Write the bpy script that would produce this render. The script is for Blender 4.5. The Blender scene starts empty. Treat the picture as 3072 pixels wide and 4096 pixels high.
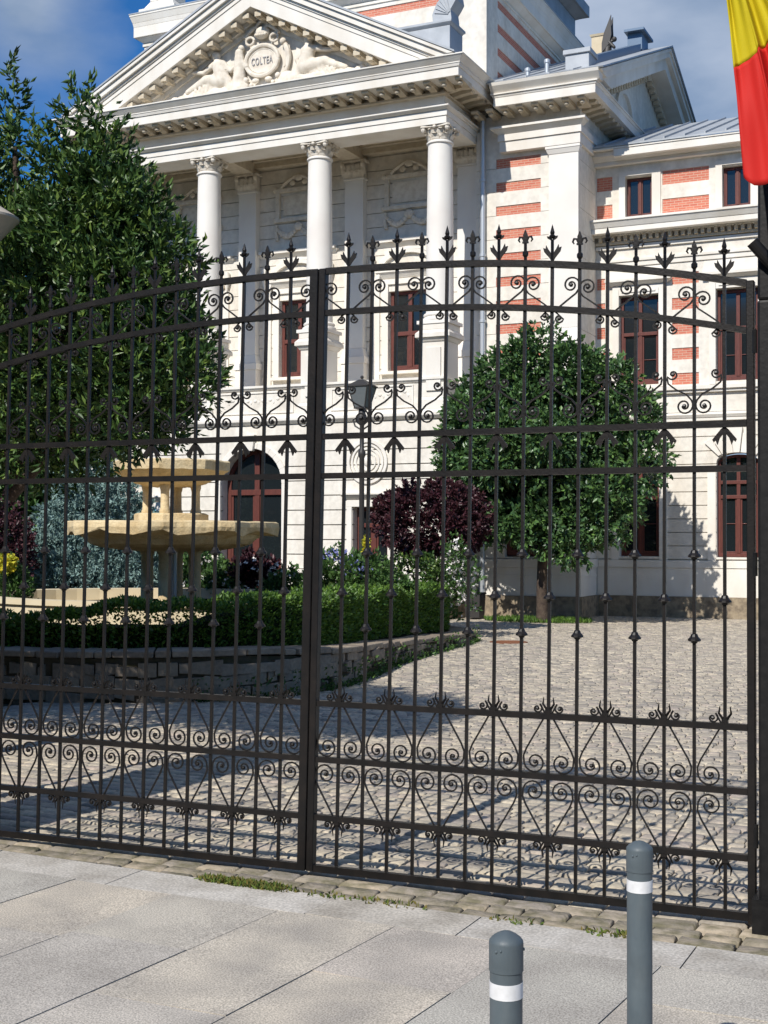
import bpy, bmesh, math, random
import numpy as np
from mathutils import Vector, Matrix
sc = bpy.context.scene
R = math.radians
rnd = random.Random(7)
nr = np.random.RandomState(11)

# ------------------------------------------------------------------ camera, sky, sun
cam_d = bpy.data.cameras.new('camera'); cam = bpy.data.objects.new('camera', cam_d)
sc.collection.objects.link(cam); sc.camera = cam
YAW, PIT, ROL = R(25.1628), R(1.1987), R(-0.1664)
f_ = Vector((-math.sin(YAW)*math.cos(PIT), math.cos(YAW)*math.cos(PIT), math.sin(PIT)))
r_ = Vector((math.cos(YAW), math.sin(YAW), 0)); d_ = f_.cross(r_)
c_, s_ = math.cos(ROL), math.sin(ROL)
rr = c_*r_ + s_*d_; dd = -s_*r_ + c_*d_
m = Matrix((rr, -dd, -f_)).transposed().to_4x4(); m.translation = (0, 0, 1.6)
cam.matrix_world = m
cam_d.sensor_fit = 'VERTICAL'; cam_d.sensor_height = 36; cam_d.lens = 5300/4096*36
cam_d.clip_start = .05; cam_d.clip_end = 3000
sc.render.resolution_x, sc.render.resolution_y = 768, 1024

SUN = Vector((0.09, 1.0, -0.87)).normalized()          # direction the light travels
elev = math.asin(-SUN.z)
az = math.atan2(-SUN.x, -SUN.y)                         # azimuth of the sun from +y clockwise
w = bpy.data.worlds.new('World'); sc.world = w; w.use_nodes = True
nt = w.node_tree; N = nt.nodes; L = nt.links
bg = N['Background']; bg.inputs[1].default_value = 1.0
sky = N.new('ShaderNodeTexSky'); sky.sky_type = 'NISHITA'; sky.sun_disc = False
sky.sun_elevation = elev; sky.sun_rotation = az; sky.ozone_density = 3.0; sky.air_density = 1.0; sky.dust_density = 0.3
SKYS = 0.075
mul = N.new('ShaderNodeVectorMath'); mul.operation = 'MULTIPLY'
mul.inputs[1].default_value = (SKYS*.30, SKYS*.90, SKYS*1.50); L.new(sky.outputs[0], mul.inputs[0])
tc = N.new('ShaderNodeTexCoord'); mp = N.new('ShaderNodeMapping'); mp.inputs['Scale'].default_value = (1, 1, 2.2)
mp.inputs['Location'].default_value = (3.1, .4, .25)
L.new(tc.outputs['Generated'], mp.inputs[0])
nz = N.new('ShaderNodeTexNoise'); nz.inputs['Scale'].default_value = 3.6; nz.inputs['Detail'].default_value = 7; nz.inputs['Roughness'].default_value = .5
L.new(mp.outputs[0], nz.inputs['Vector'])
# the cloud bank stands over the right-hand side of the sky, a smaller one high on the left
dt = N.new('ShaderNodeVectorMath'); dt.operation = 'DOT_PRODUCT'; dt.inputs[1].default_value = (math.cos(YAW), math.sin(YAW), 0)
L.new(tc.outputs['Generated'], dt.inputs[0])
mr = N.new('ShaderNodeMapRange'); mr.inputs['From Min'].default_value = -.16; mr.inputs['From Max'].default_value = .12
mr.inputs['To Min'].default_value = -.17; mr.inputs['To Max'].default_value = .36
L.new(dt.outputs['Value'], mr.inputs[0])
mr4 = N.new('ShaderNodeMapRange'); mr4.inputs['From Min'].default_value = .30; mr4.inputs['From Max'].default_value = .5; mr4.inputs['To Min'].default_value = 0; mr4.inputs['To Max'].default_value = -.40
L.new(dt.outputs['Value'], mr4.inputs[0]); ad0 = N.new('ShaderNodeMath'); L.new(mr.outputs[0], ad0.inputs[0]); L.new(mr4.outputs[0], ad0.inputs[1])
dt2 = N.new('ShaderNodeVectorMath'); dt2.operation = 'DISTANCE'
dt2.inputs[1].default_value = (-.603, .708, .368); L.new(tc.outputs['Generated'], dt2.inputs[0])
mr2 = N.new('ShaderNodeMapRange'); mr2.inputs['From Min'].default_value = .0; mr2.inputs['From Max'].default_value = .09
mr2.inputs['To Min'].default_value = .55; mr2.inputs['To Max'].default_value = 0
L.new(dt2.outputs['Value'], mr2.inputs[0])
ad = N.new('ShaderNodeMath'); L.new(ad0.outputs[0], ad.inputs[0]); L.new(mr2.outputs[0], ad.inputs[1])
ad2 = N.new('ShaderNodeMath'); L.new(nz.outputs['Fac'], ad2.inputs[0]); L.new(ad.outputs[0], ad2.inputs[1])
cr = N.new('ShaderNodeValToRGB'); cr.color_ramp.elements[0].position = .45; cr.color_ramp.elements[1].position = .75
cr.color_ramp.elements[1].color = (.85, .85, .85, 1)
L.new(ad2.outputs[0], cr.inputs[0])
nz2 = N.new('ShaderNodeTexNoise'); nz2.inputs['Scale'].default_value = 7; nz2.inputs['Detail'].default_value = 6
L.new(mp.outputs[0], nz2.inputs['Vector'])
cc = N.new('ShaderNodeMixRGB'); cc.inputs[1].default_value = (.27, .36, .50, 1); cc.inputs[2].default_value = (.58, .65, .76, 1)
cr3 = N.new('ShaderNodeMapRange'); cr3.inputs['From Min'].default_value = .35; cr3.inputs['From Max'].default_value = .68
L.new(nz2.outputs['Fac'], cr3.inputs[0]); L.new(cr3.outputs[0], cc.inputs[0])
mx = N.new('ShaderNodeMixRGB'); L.new(cr.outputs[0], mx.inputs[0]); L.new(mul.outputs[0], mx.inputs[1]); L.new(cc.outputs[0], mx.inputs[2])
L.new(mx.outputs[0], bg.inputs[0])
sd = bpy.data.lights.new('sun', 'SUN'); sd.energy = 5.0; sd.angle = R(.53); sd.color = (1, .955, .885)
so = bpy.data.objects.new('sun', sd); sc.collection.objects.link(so); so.location = (-3, -20, 25)
so.rotation_euler = SUN.to_track_quat('-Z', 'Y').to_euler()
sc.view_settings.view_transform = 'Standard'; sc.view_settings.look = 'None'
sc.view_settings.exposure = 0.0; sc.view_settings.gamma = 1.0

# ------------------------------------------------------------------ materials
def mat(name, col, rough=.7, spec=.4, metal=0, var=None, vscale=6, vfac=.5, bump=0, bscale=60, island=None, trans=0, speck=None, detail=5, stretch=None):
    m = bpy.data.materials.new(name); m.use_nodes = True
    nt = m.node_tree; N = nt.nodes; L = nt.links; b = N['Principled BSDF']
    b.inputs['Roughness'].default_value = rough; b.inputs['Metallic'].default_value = metal
    b.inputs['Specular IOR Level'].default_value = spec
    tc = N.new('ShaderNodeTexCoord'); src = tc.outputs['Object']
    if stretch:
        mp = N.new('ShaderNodeMapping'); mp.inputs['Scale'].default_value = stretch; L.new(src, mp.inputs[0]); src = mp.outputs[0]
    rgb = N.new('ShaderNodeRGB'); rgb.outputs[0].default_value = (*col, 1); out = rgb.outputs[0]
    if island:
        g = N.new('ShaderNodeNewGeometry'); cr = N.new('ShaderNodeValToRGB'); cr.color_ramp.interpolation = 'LINEAR'
        e = cr.color_ramp.elements
        for i, c in enumerate(island):
            p = i/(len(island)-1)
            if i == 0: e[0].color = (*c, 1)
            elif i == len(island)-1: e[-1].color = (*c, 1)
            else:
                q = e.new(p); q.color = (*c, 1)
        L.new(g.outputs['Random Per Island'], cr.inputs[0]); out = cr.outputs[0]
    if var:
        nz = N.new('ShaderNodeTexNoise'); nz.inputs['Scale'].default_value = vscale; nz.inputs['Detail'].default_value = detail
        L.new(src, nz.inputs['Vector'])
        mr = N.new('ShaderNodeMapRange'); mr.inputs['From Min'].default_value = .38; mr.inputs['From Max'].default_value = .68
        mr.inputs['To Max'].default_value = vfac; L.new(nz.outputs['Fac'], mr.inputs[0])
        mx = N.new('ShaderNodeMixRGB'); L.new(mr.outputs[0], mx.inputs[0]); L.new(out, mx.inputs[1]); mx.inputs[2].default_value = (*var, 1); out = mx.outputs[0]
    if speck:
        nz = N.new('ShaderNodeTexNoise'); nz.inputs['Scale'].default_value = speck[1]; nz.inputs['Detail'].default_value = 3
        L.new(tc.outputs['Object'], nz.inputs['Vector'])
        mr = N.new('ShaderNodeMapRange'); mr.inputs['From Min'].default_value = .35; mr.inputs['From Max'].default_value = .65
        mr.inputs['To Min'].default_value = 1-speck[0]; mr.inputs['To Max'].default_value = 1+speck[0]; L.new(nz.outputs['Fac'], mr.inputs[0])
        vm = N.new('ShaderNodeVectorMath'); vm.operation = 'SCALE'; L.new(out, vm.inputs[0]); L.new(mr.outputs[0], vm.inputs['Scale']); out = vm.outputs[0]
    L.new(out, b.inputs['Base Color'])
    if bump:
        nb = N.new('ShaderNodeTexNoise'); nb.inputs['Scale'].default_value = bscale; nb.inputs['Detail'].default_value = 4; L.new(src, nb.inputs['Vector'])
        bp = N.new('ShaderNodeBump'); bp.inputs['Strength'].default_value = bump; bp.inputs['Distance'].default_value = .02
        L.new(nb.outputs['Fac'], bp.inputs['Height']); L.new(bp.outputs[0], b.inputs['Normal'])
    if trans:
        t = N.new('ShaderNodeBsdfTranslucent'); L.new(out, t.inputs['Color']); ms = N.new('ShaderNodeMixShader')
        ms.inputs[0].default_value = trans; L.new(b.outputs[0], ms.inputs[1]); L.new(t.outputs[0], ms.inputs[2])
        L.new(ms.outputs[0], N['Material Output'].inputs[0])
    return m

def brick_mat():
    m = bpy.data.materials.new('red_brick'); m.use_nodes = True
    nt = m.node_tree; N = nt.nodes; L = nt.links; b = N['Principled BSDF']; b.inputs['Roughness'].default_value = .85
    tc = N.new('ShaderNodeTexCoord'); sp = N.new('ShaderNodeSeparateXYZ'); L.new(tc.outputs['Object'], sp.inputs[0])
    a = N.new('ShaderNodeMath'); L.new(sp.outputs[0], a.inputs[0]); L.new(sp.outputs[1], a.inputs[1])
    cb = N.new('ShaderNodeCombineXYZ'); L.new(a.outputs[0], cb.inputs[0]); L.new(sp.outputs[2], cb.inputs[1])
    br = N.new('ShaderNodeTexBrick'); L.new(cb.outputs[0], br.inputs['Vector'])
    br.inputs['Scale'].default_value = 1; br.inputs['Brick Width'].default_value = .16; br.inputs['Row Height'].default_value = .05
    br.inputs['Mortar Size'].default_value = .005; br.inputs['Color1'].default_value = (.51, .135, .085, 1)
    br.inputs['Color2'].default_value = (.60, .20, .125, 1); br.inputs['Mortar'].default_value = (.55, .40, .30, 1)
    L.new(br.outputs[0], b.inputs['Base Color']); return m

CREAM = (.77, .728, .65)
M = dict(
 plaster=mat('cream_plaster', CREAM, .85, .2, var=(.60, .54, .45), vscale=2.4, vfac=.65, bump=.15, bscale=40, speck=(.07, 9), stretch=(1, 1, .22)),
 stone=mat('cream_moulding', (.79, .755, .69), .8, .25, var=(.62, .55, .45), vscale=2.2, vfac=.5, bump=.15, bscale=50, stretch=(1, 1, .4)),
 column=mat('column_stone', (.80, .765, .70), .7, .3, var=(.68, .60, .54), vscale=1.5, vfac=.4, bump=.08, bscale=40),
 relief=mat('relief_stone', (.76, .70, .60), .8, .25, var=(.54, .46, .36), vscale=9, vfac=.6, bump=.25, bscale=30),
 shadowstone=mat('shade_toned_stone', (.62, .545, .42), .85, .2, var=(.45, .36, .25), vscale=8, vfac=.6),  # browner copy of the moulding stone, with under-cornice shade put into its colour
 brick=brick_mat(),
 zinc=mat('zinc_sheet', (.40, .42, .44), .5, .4, .15, var=(.28, .30, .32), vscale=3, vfac=.7, bump=.05, bscale=12),
 wood=mat('red_brown_wood', (.13, .036, .026), .5, .4, var=(.075, .022, .017), vscale=8, vfac=.7, stretch=(6, 6, 1)),
 glass=mat('window_glass', (.012, .016, .018), .06, .7),
 rubble=mat('tan_base_stone', (.34, .275, .19), .9, .2, var=(.15, .12, .09), vscale=9, vfac=.9, bump=.5, bscale=18),
 pipe=mat('grey_pipe', (.50, .53, .56), .4, .5, .5),
 iron=mat('black_iron_paint', (.0058, .0054, .0056), .42, .35, var=(.015, .0115, .010), vscale=14, vfac=.7, bump=.08, bscale=90),
 black=mat('black_metal', (.005, .005, .0055), .5, .3, var=(.018, .017, .016), vscale=22, vfac=.5, bump=.08, bscale=50),
 slab=mat('paving_slab', (.5, .45, .4), .75, .3, island=[(.44, .415, .37), (.49, .45, .385), (.42, .40, .355), (.51, .455, .395), (.45, .425, .375), (.53, .47, .385), (.48, .43, .38), (.44, .41, .365)], var=(.30, .275, .245), vscale=2.6, vfac=.75, bump=.03, bscale=160, speck=(.38, 150)),
 slabw=mat('pale_kerb_slab', (.56, .53, .49), .75, .3, island=[(.52, .495, .45), (.45, .415, .365), (.55, .52, .475), (.46, .41, .335)], var=(.27, .24, .20), vscale=4, vfac=.7, bump=.1, bscale=120, speck=(.24, 80)),
 joint=mat('joint_dirt', (.10, .085, .065), .95, .1, var=(.05, .055, .025), vscale=10, vfac=.8),
 cobble=mat('cobblestone', (.4, .35, .3), .72, .35, island=[(.18, .165, .15), (.48, .415, .32), (.52, .455, .345), (.38, .335, .275), (.56, .49, .37), (.44, .365, .305), (.32, .285, .245), (.58, .50, .375), (.26, .23, .195)], var=(.27, .24, .20), vscale=20, vfac=.7, bump=.22, bscale=45, speck=(.12, 60)),
 bedwall=mat('sandstone_wall', (.44, .36, .27), .9, .2, island=[(.33, .27, .20), (.26, .215, .165), (.38, .31, .23), (.20, .17, .14), (.31, .245, .18)], var=(.22, .18, .14), vscale=5, vfac=.9, bump=.7, bscale=11, speck=(.12, 30)),
 fountain=mat('yellow_sandstone', (.66, .53, .32), .85, .2, var=(.50, .36, .18), vscale=5, vfac=.8, bump=.8, bscale=16, speck=(.1, 40)),
 soil=mat('dark_soil', (.06, .045, .03), .95, .1, var=(.03, .04, .015), vscale=7, vfac=.8),
 bark=mat('brown_bark', (.10, .075, .055), .9, .2, var=(.05, .035, .03), vscale=9, vfac=.9, bump=.8, bscale=30),
 laurel=mat('laurel_leaf', (.05, .1, .02), .44, .4, island=[(.026, .064, .020), (.045, .10, .026), (.095, .17, .034), (.034, .078, .022), (.17, .25, .05), (.058, .12, .028), (.028, .066, .02), (.042, .09, .024)], trans=.12),
 maple=mat('broad_leaf', (.05, .1, .02), .38, .5, island=[(.034, .080, .034), (.058, .125, .045), (.095, .18, .055), (.042, .095, .036), (.13, .24, .055), (.048, .092, .038)], trans=.12),
 box=mat('box_hedge_leaf', (.05, .1, .02), .45, .4, island=[(.045, .10, .022), (.09, .18, .03), (.15, .26, .035), (.06, .125, .024)], trans=.25),
 shrub=mat('shrub_leaf', (.05, .1, .02), .5, .4, island=[(.05, .12, .03), (.09, .18, .04), (.04, .09, .03), (.13, .22, .06)], trans=.25),
 purple=mat('purple_leaf', (.04, .01, .02), .45, .4, island=[(.045, .016, .022), (.075, .022, .030), (.035, .014, .02), (.10, .035, .038)], trans=.15),
 spruce=mat('blue_spruce_needles', (.1, .2, .2), .75, .15, island=[(.11, .18, .17), (.18, .28, .255), (.27, .38, .35), (.14, .22, .21)], trans=.05),
 yellowf=mat('yellow_flower', (.65, .55, .04), .6, .3, island=[(.65, .52, .03), (.45, .50, .05)], trans=.3),
 bluef=mat('blue_flower', (.18, .2, .45), .6, .3),
 whitef=mat('white_flower', (.75, .72, .68), .6, .3),
 bronze=mat('dark_bronze', (.035, .032, .03), .5, .5),
 bollard=mat('slate_grey_paint', (.080, .104, .120), .5, .4, var=(.13, .15, .16), vscale=26, vfac=.35, bump=.06, bscale=120, speck=(.14, 9), stretch=(1, 1, .3)),
 band=mat('white_reflective_band', (.74, .75, .77), .5, .4, var=(.48, .48, .48), vscale=30, vfac=.5),
 lampw=mat('beige_lamp_metal', (.50, .44, .36), .6, .3, var=(.42, .36, .29), vscale=3),
 lampglass=mat('frosted_glass', (.13, .15, .16), .2, .6),
 red=mat('red_cloth', (.72, .035, .028), .65, .2, trans=.3, var=(.60, .028, .022), vscale=3, vfac=.5),
 yellow=mat('yellow_cloth', (.70, .58, .02), .65, .2, trans=.3),
 blue=mat('blue_cloth', (.02, .05, .40), .65, .2, trans=.3),
 moss=mat('moss_weed', (.10, .15, .03), .8, .2, island=[(.08, .14, .03), (.14, .19, .04), (.22, .17, .05), (.06, .10, .03)], trans=.2),
 violet=mat('violet_item', (.22, .08, .28), .6, .3),
)

# ------------------------------------------------------------------ helpers
class MB:
    def __init__(s): s.v = []; s.f = []
    def add(s, vs, fs):
        o = len(s.v); s.v += [tuple(map(float, q)) for q in vs]; s.f += [tuple(o+i for i in q) for q in fs]
    def box(s, x0, x1, y0, y1, z0, z1):
        if x1 < x0: x0, x1 = x1, x0
        s.add([(x0, y0, z0), (x1, y0, z0), (x1, y1, z0), (x0, y1, z0), (x0, y0, z1), (x1, y0, z1), (x1, y1, z1), (x0, y1, z1)],
              [(0, 3, 2, 1), (4, 5, 6, 7), (0, 1, 5, 4), (1, 2, 6, 5), (2, 3, 7, 6), (3, 0, 4, 7)])
    def fr(s, x0, x1, y0, y1, z0, z1, p0, p1, back=False):   # block whose sides flare from p0 to p1 (left, right, front)
        q = [(x0-p0, y0-p0), (x1+p0, y0-p0), (x1+p0, y1), (x0-p0, y1)]; t = [(x0-p1, y0-p1), (x1+p1, y0-p1), (x1+p1, y1), (x0-p1, y1)]
        if back: q[2] = (x1+p0, y1+p0); q[3] = (x0-p0, y1+p0); t[2] = (x1+p1, y1+p1); t[3] = (x0-p1, y1+p1)
        s.add([(*a, z0) for a in q]+[(*a, z1) for a in t], [(0, 3, 2, 1), (4, 5, 6, 7), (0, 1, 5, 4), (1, 2, 6, 5), (2, 3, 7, 6), (3, 0, 4, 7)])
    def prism(s, pts, a0, a1, axis='y'):      # pts 2D polygon, extruded along axis
        n = len(pts)
        def P(p, a): return (p[0], a, p[1]) if axis == 'y' else ((a, p[0], p[1]) if axis == 'x' else (p[0], p[1], a))
        s.add([P(p, a0) for p in pts]+[P(p, a1) for p in pts],
              [tuple(range(n)), tuple(range(2*n-1, n-1, -1))]+[(i, i+n, (i+1) % n+n, (i+1) % n) for i in range(n)])
    def lathe(s, prof, c=(0, 0, 0), n=24):
        o = []; k = len(prof)
        for i in range(n):
            a = 2*math.pi*i/n
            o += [(c[0]+r*math.cos(a), c[1]+r*math.sin(a), c[2]+z) for r, z in prof]
        fs = [(i*k+j, ((i+1) % n)*k+j, ((i+1) % n)*k+j+1, i*k+j+1) for i in range(n) for j in range(k-1)]
        fs += [tuple(i*k for i in reversed(range(n))), tuple(i*k+k-1 for i in range(n))]
        s.add(o, fs)
    def tube(s, pts, r, n=6, square=False):
        pts = [Vector(p) for p in pts]; k = len(pts); rs = r if isinstance(r, (list, tuple)) else [r]*k
        up = None; o = []
        for i, p in enumerate(pts):
            t = (pts[min(i+1, k-1)]-pts[max(i-1, 0)])
            if t.length < 1e-9: t = Vector((0, 0, 1))
            t.normalize()
            if up is None:
                up = Vector((0, 1, 0)) if abs(t.y) < .9 else Vector((1, 0, 0))
            a = (up - t*up.dot(t)).normalized(); b = t.cross(a); up = a
            for j in range(n):
                g = 2*math.pi*(j+(.5 if square else 0))/n
                o.append(p+(a*math.cos(g)+b*math.sin(g))*rs[i])
        fs = [(i*n+j, i*n+(j+1) % n, (i+1)*n+(j+1) % n, (i+1)*n+j) for i in range(k-1) for j in range(n)]
        fs += [tuple(reversed(range(n))), tuple((k-1)*n+j for j in range(n))]
        s.add(o, fs)
    def ball(s, c, r, n=8, sc_=(1, 1, 1)):
        m_ = n//2+1; o = []
        for i in range(m_+1):
            t = math.pi*i/m_
            for j in range(n):
                a = 2*math.pi*j/n
                o.append((c[0]+r*sc_[0]*math.sin(t)*math.cos(a), c[1]+r*sc_[1]*math.sin(t)*math.sin(a), c[2]+r*sc_[2]*math.cos(t)))
        s.add(o, [(i*n+j, (i+1)*n+j, (i+1)*n+(j+1) % n, i*n+(j+1) % n) for i in range(m_) for j in range(n)])
    def build(s, name, m, parent=None, origin=(0, 0, 0), smooth=False, bevel=0, mats=None):
        me = bpy.data.meshes.new(name)
        ox, oy, oz = origin
        me.from_pydata([(a-ox, b-oy, c-oz) for a, b, c in s.v], [], s.f)
        return link(name, me, m, parent, origin, smooth, bevel)
WP = {}
def link(name, me, m, parent=None, origin=(0, 0, 0), smooth=False, bevel=0):
    bm = bmesh.new(); bm.from_mesh(me)
    bmesh.ops.recalc_face_normals(bm, faces=bm.faces)
    bm.to_mesh(me); bm.free()
    o = bpy.data.objects.new(name, me); sc.collection.objects.link(o)
    if m: me.materials.append(m)
    if smooth:
        me.polygons.foreach_set('use_smooth', [True]*len(me.polygons))
        try: me.set_sharp_from_angle(angle=R(40))
        except Exception: pass
    pw = WP[parent.name] if parent else (0, 0, 0)
    o.parent = parent; o.location = [origin[i]-pw[i] for i in range(3)]; WP[o.name] = origin
    if bevel:
        b = o.modifiers.new('bevel', 'BEVEL'); b.width = bevel; b.segments = 2; b.limit_method = 'ANGLE'
    return o
def thing(name, label, cat, loc=(0, 0, 0), group=None):
    o = bpy.data.objects.new(name, None); sc.collection.objects.link(o); o.location = loc; o.empty_display_size = .3
    WP[o.name] = tuple(loc); return tag(o, label, cat, group)
def tag(o, label, cat, group=None):
    o['label'] = label; o['category'] = cat
    if group: o['group'] = group
    return o
def struct(o, kind='structure'): o['kind'] = kind; return o
def rawmesh(name, V, F, m, parent=None, origin=(0, 0, 0), smooth=False):
    """V (n,3) world array, F (m,k) array"""
    me = bpy.data.meshes.new(name); V = np.asarray(V, dtype=np.float32)-np.array(origin, dtype=np.float32)
    F = np.asarray(F, dtype=np.int32); k = F.shape[1]
    me.vertices.add(len(V)); me.vertices.foreach_set('co', V.ravel())
    me.loops.add(F.size); me.loops.foreach_set('vertex_index', F.ravel())
    me.polygons.add(len(F)); me.polygons.foreach_set('loop_start', np.arange(0, F.size, k, dtype=np.int32))
    me.polygons.foreach_set('loop_total', np.full(len(F), k, dtype=np.int32)); me.update(calc_edges=True)
    o = bpy.data.objects.new(name, me); sc.collection.objects.link(o); me.materials.append(m)
    pw = WP[parent.name] if parent else (0, 0, 0)
    o.parent = parent; o.location = [origin[i]-pw[i] for i in range(3)]; WP[o.name] = tuple(origin)
    return o
def from_obj(tmp):
    dg = bpy.context.evaluated_depsgraph_get(); dg.update(); e = tmp.evaluated_get(dg)
    me = bpy.data.meshes.new_from_object(e); me.transform(tmp.matrix_world)
    d = tmp.data; bpy.data.objects.remove(tmp)
    if isinstance(d, bpy.types.MetaBall): bpy.data.metaballs.remove(d)
    else: bpy.data.curves.remove(d)
    return me
def meta(name, elems, m, parent, res=.04, origin=(0, 0, 0)):
    """elems: (x,y,z,r) or capsule chains (p,q,r0,r1)"""
    mb = bpy.data.metaballs.new('tmp_'+name); mb.resolution = res; mb.threshold = .3
    for e in elems:
        if len(e) == 4 and not hasattr(e[0], '__len__'):
            q = mb.elements.new(); q.co = e[:3]; q.radius = e[3]*1.5
        else:
            p, t, r0, r1 = e; p = Vector(p); t = Vector(t); n = max(2, int((t-p).length/(min(r0, r1)*.7))+1)
            for i in range(n+1):
                u = i/n; q = mb.elements.new(); q.co = p.lerp(t, u); q.radius = (r0+(r1-r0)*u)*1.5
    o = bpy.data.objects.new('tmp_'+name, mb); sc.collection.objects.link(o)
    bpy.context.view_layer.update(); me = from_obj(o); me.materials.clear()
    ox = Vector(origin); me.transform(Matrix.Translation(-ox))
    return link(name, me, m, parent, origin, True)

# leaves: a mesh of many small folded leaf blades
def leaf_arrays(P, D, ln, wd, curl=.25):
    P = np.asarray(P); D = np.asarray(D, dtype=float); n = len(P)
    D /= np.linalg.norm(D, axis=1)[:, None]+1e-9
    ref = nr.normal(size=(n, 3)); S = np.cross(D, ref); S /= np.linalg.norm(S, axis=1)[:, None]+1e-9
    U = np.cross(S, D)
    ln = np.broadcast_to(ln, (n,))[:, None]*(.7+.6*nr.rand(n, 1)); wd = np.broadcast_to(wd, (n,))[:, None]*(.8+.4*nr.rand(n, 1))
    a = P; b = P+D*ln*.45+S*wd*.5+U*wd*.22; c = P+D*ln-U*ln*curl*nr.rand(n, 1); d = P+D*ln*.45-S*wd*.5+U*wd*.22
    V = np.stack([a, b, c, d], 1).reshape(-1, 3)
    i = np.arange(n)[:, None]*4
    F = np.concatenate([i+np.array([0, 1, 2]), i+np.array([0, 2, 3])], 0)
    return V, F
def shoots(base, dirs, nl, slen, ln, wd, spread=.9):
    """leaves set along small shoots"""
    n = len(base); t = nr.rand(n, nl)**.8
    P = base[:, None, :]+dirs[:, None, :]*(t*slen)[:, :, None]
    Dl = dirs[:, None, :]+nr.normal(size=(n, nl, 3))*spread*(.45+.55*(1-t))[:, :, None]
    return P.reshape(-1, 3), Dl.reshape(-1, 3)
def blob_points(blobs, n, inner=.55):
    """points near the surface of a union of ellipsoids; blobs = (cx,cy,cz,rx,ry,rz)"""
    B = np.array(blobs, float); vol = B[:, 3]*B[:, 4]*B[:, 5]; pr = vol**.67; pr /= pr.sum()
    k = nr.choice(len(B), n, p=pr); u = nr.normal(size=(n, 3)); u /= np.linalg.norm(u, axis=1)[:, None]
    r = inner+(1-inner)*nr.rand(n)**.6
    P = B[k, :3]+u*r[:, None]*B[k, 3:]
    nrm = u/B[k, 3:]; nrm /= np.linalg.norm(nrm, axis=1)[:, None]
    # drop points deep inside another blob
    keep = np.ones(n, bool)
    for j in range(len(B)):
        q = (((P-B[j, :3])/B[j, 3:])**2).sum(1); keep &= ~((q < inner*inner*.75) & (k != j))
    return P[keep], nrm[keep]
def rblobs(c, rad, n, size, squash=1.0, seed=1):
    """uneven crown: blobs scattered through an ellipsoid"""
    rs = np.random.RandomState(seed); out = []
    for i in range(n):
        u = rs.normal(size=3); u /= np.linalg.norm(u); t = .45+.5*rs.rand()
        s_ = size*(.6+.7*rs.rand())
        out.append((c[0]+u[0]*rad[0]*t, c[1]+u[1]*rad[1]*t, c[2]+u[2]*rad[2]*t, s_, s_, s_*squash))
    return out

# ------------------------------------------------------------------ ground
def sheet(name, x0, x1, y0, y1, z, m):
    b = MB(); b.add([(x0, y0, z), (x1, y0, z), (x1, y1, z), (x0, y1, z)], [(0, 1, 2, 3)]); return struct(b.build(name, m))
sheet('ground', -600, 600, -300, 900, -.30, M['soil'])
# pavement of long slabs with real joints
b = MB(); bw = MB()
def edge(x): return 5.30-.02*(x+1.9) if x > -4 else 5.36
for k in range(-14, 12):
    xa = -2.872+.5585*k; y = -3.0+rnd.random()
    def sx(x, yy): return x+.07*(yy-4.8)
    top = edge(xa)-.30
    while y < top:
        ln = .75+.35*rnd.random(); y1 = min(y+ln, top)
        if top-y1 < .3: y1 = top
        g = .0011+.0014*rnd.random(); h = (rnd.random()-.5)*.006; hh = (rnd.random()-.5)*.006
        b.add([(sx(xa+g, y+g), y+g, -.06), (sx(xa+.5585-g, y+g), y+g, -.06), (sx(xa+.5585-g, y1-g), y1-g, -.06), (sx(xa+g, y1-g), y1-g, -.06),
               (sx(xa+g, y+g), y+g, h), (sx(xa+.5585-g, y+g), y+g, hh), (sx(xa+.5585-g, y1-g), y1-g, hh), (sx(xa+g, y1-g), y1-g, h)],
              [(4, 5, 6, 7), (0, 1, 5, 4), (1, 2, 6, 5), (2, 3, 7, 6), (3, 0, 4, 7)])
        y = y1
x = -12.0
while x < 5:
    ln = .7+.5*rnd.random(); x1 = x+ln; y0, y1, y0b, y1b = edge(x)-.297, edge(x), edge(x1)-.297, edge(x1); g = .003
    h = (rnd.random()-.5)*.004
    bw.add([(x+g, y0, -.09), (x1-g, y0b, -.09), (x1-g, y1b, -.09), (x+g, y1, -.09), (x+g, y0, h), (x1-g, y0b, h), (x1-g, y1b, h), (x+g, y1, h)],
           [(4, 5, 6, 7), (0, 1, 5, 4), (1, 2, 6, 5), (2, 3, 7, 6), (3, 0, 4, 7)])
    x = x1
struct(b.build('pavement', M['slab'])); struct(bw.build('pavement_edge', M['slabw']))
b = MB(); b.add([(-12, -3, -.03), (5, -3, -.03), (5, 5.2, -.03), (-12, 5.3, -.03)], [(0, 1, 2, 3)]); struct(b.build('pavement_bed', M['joint']))
# courtyard: the bed under the stones and the stones themselves
def cz(y): return -.052+.052*min(1, max(0, (y-5.6)/5))
ys = [5.3, 5.6, 6.5, 7.5, 8.5, 9.5, 10.6, 40]
b = MB()
for a, c in zip(ys, ys[1:]):
    b.add([(-45, a, cz(a)-.028), (12, a, cz(a)-.028), (12, c, cz(c)-.028), (-45, c, cz(c)-.028)], [(0, 1, 2, 3)])
struct(b.build('courtyard_bed', M['joint']))
BED = [(-18, 10.1), (-12, 10.1), (-9, 10.25), (-7.7, 10.7), (-6.85, 11.5), (-6.55, 12.7), (-6.78, 14.2), (-7.1, 15.6), (-7.35, 17.6), (-7.62, 19.6), (-8.3, 20.4), (-9.5, 20.9), (-12, 21.4), (-18, 22)]
def inbed(x, y):
    c = False; n = len(BED)
    for i in range(n):
        (xa, ya), (xb, yb) = BED[i], BED[(i+1) % n]
        if (ya > y) != (yb > y) and x < (xb-xa)*(y-ya)/(yb-ya)+xa: c = not c
    return c
V = []; F = []; y = 5.32; row = 0
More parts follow.
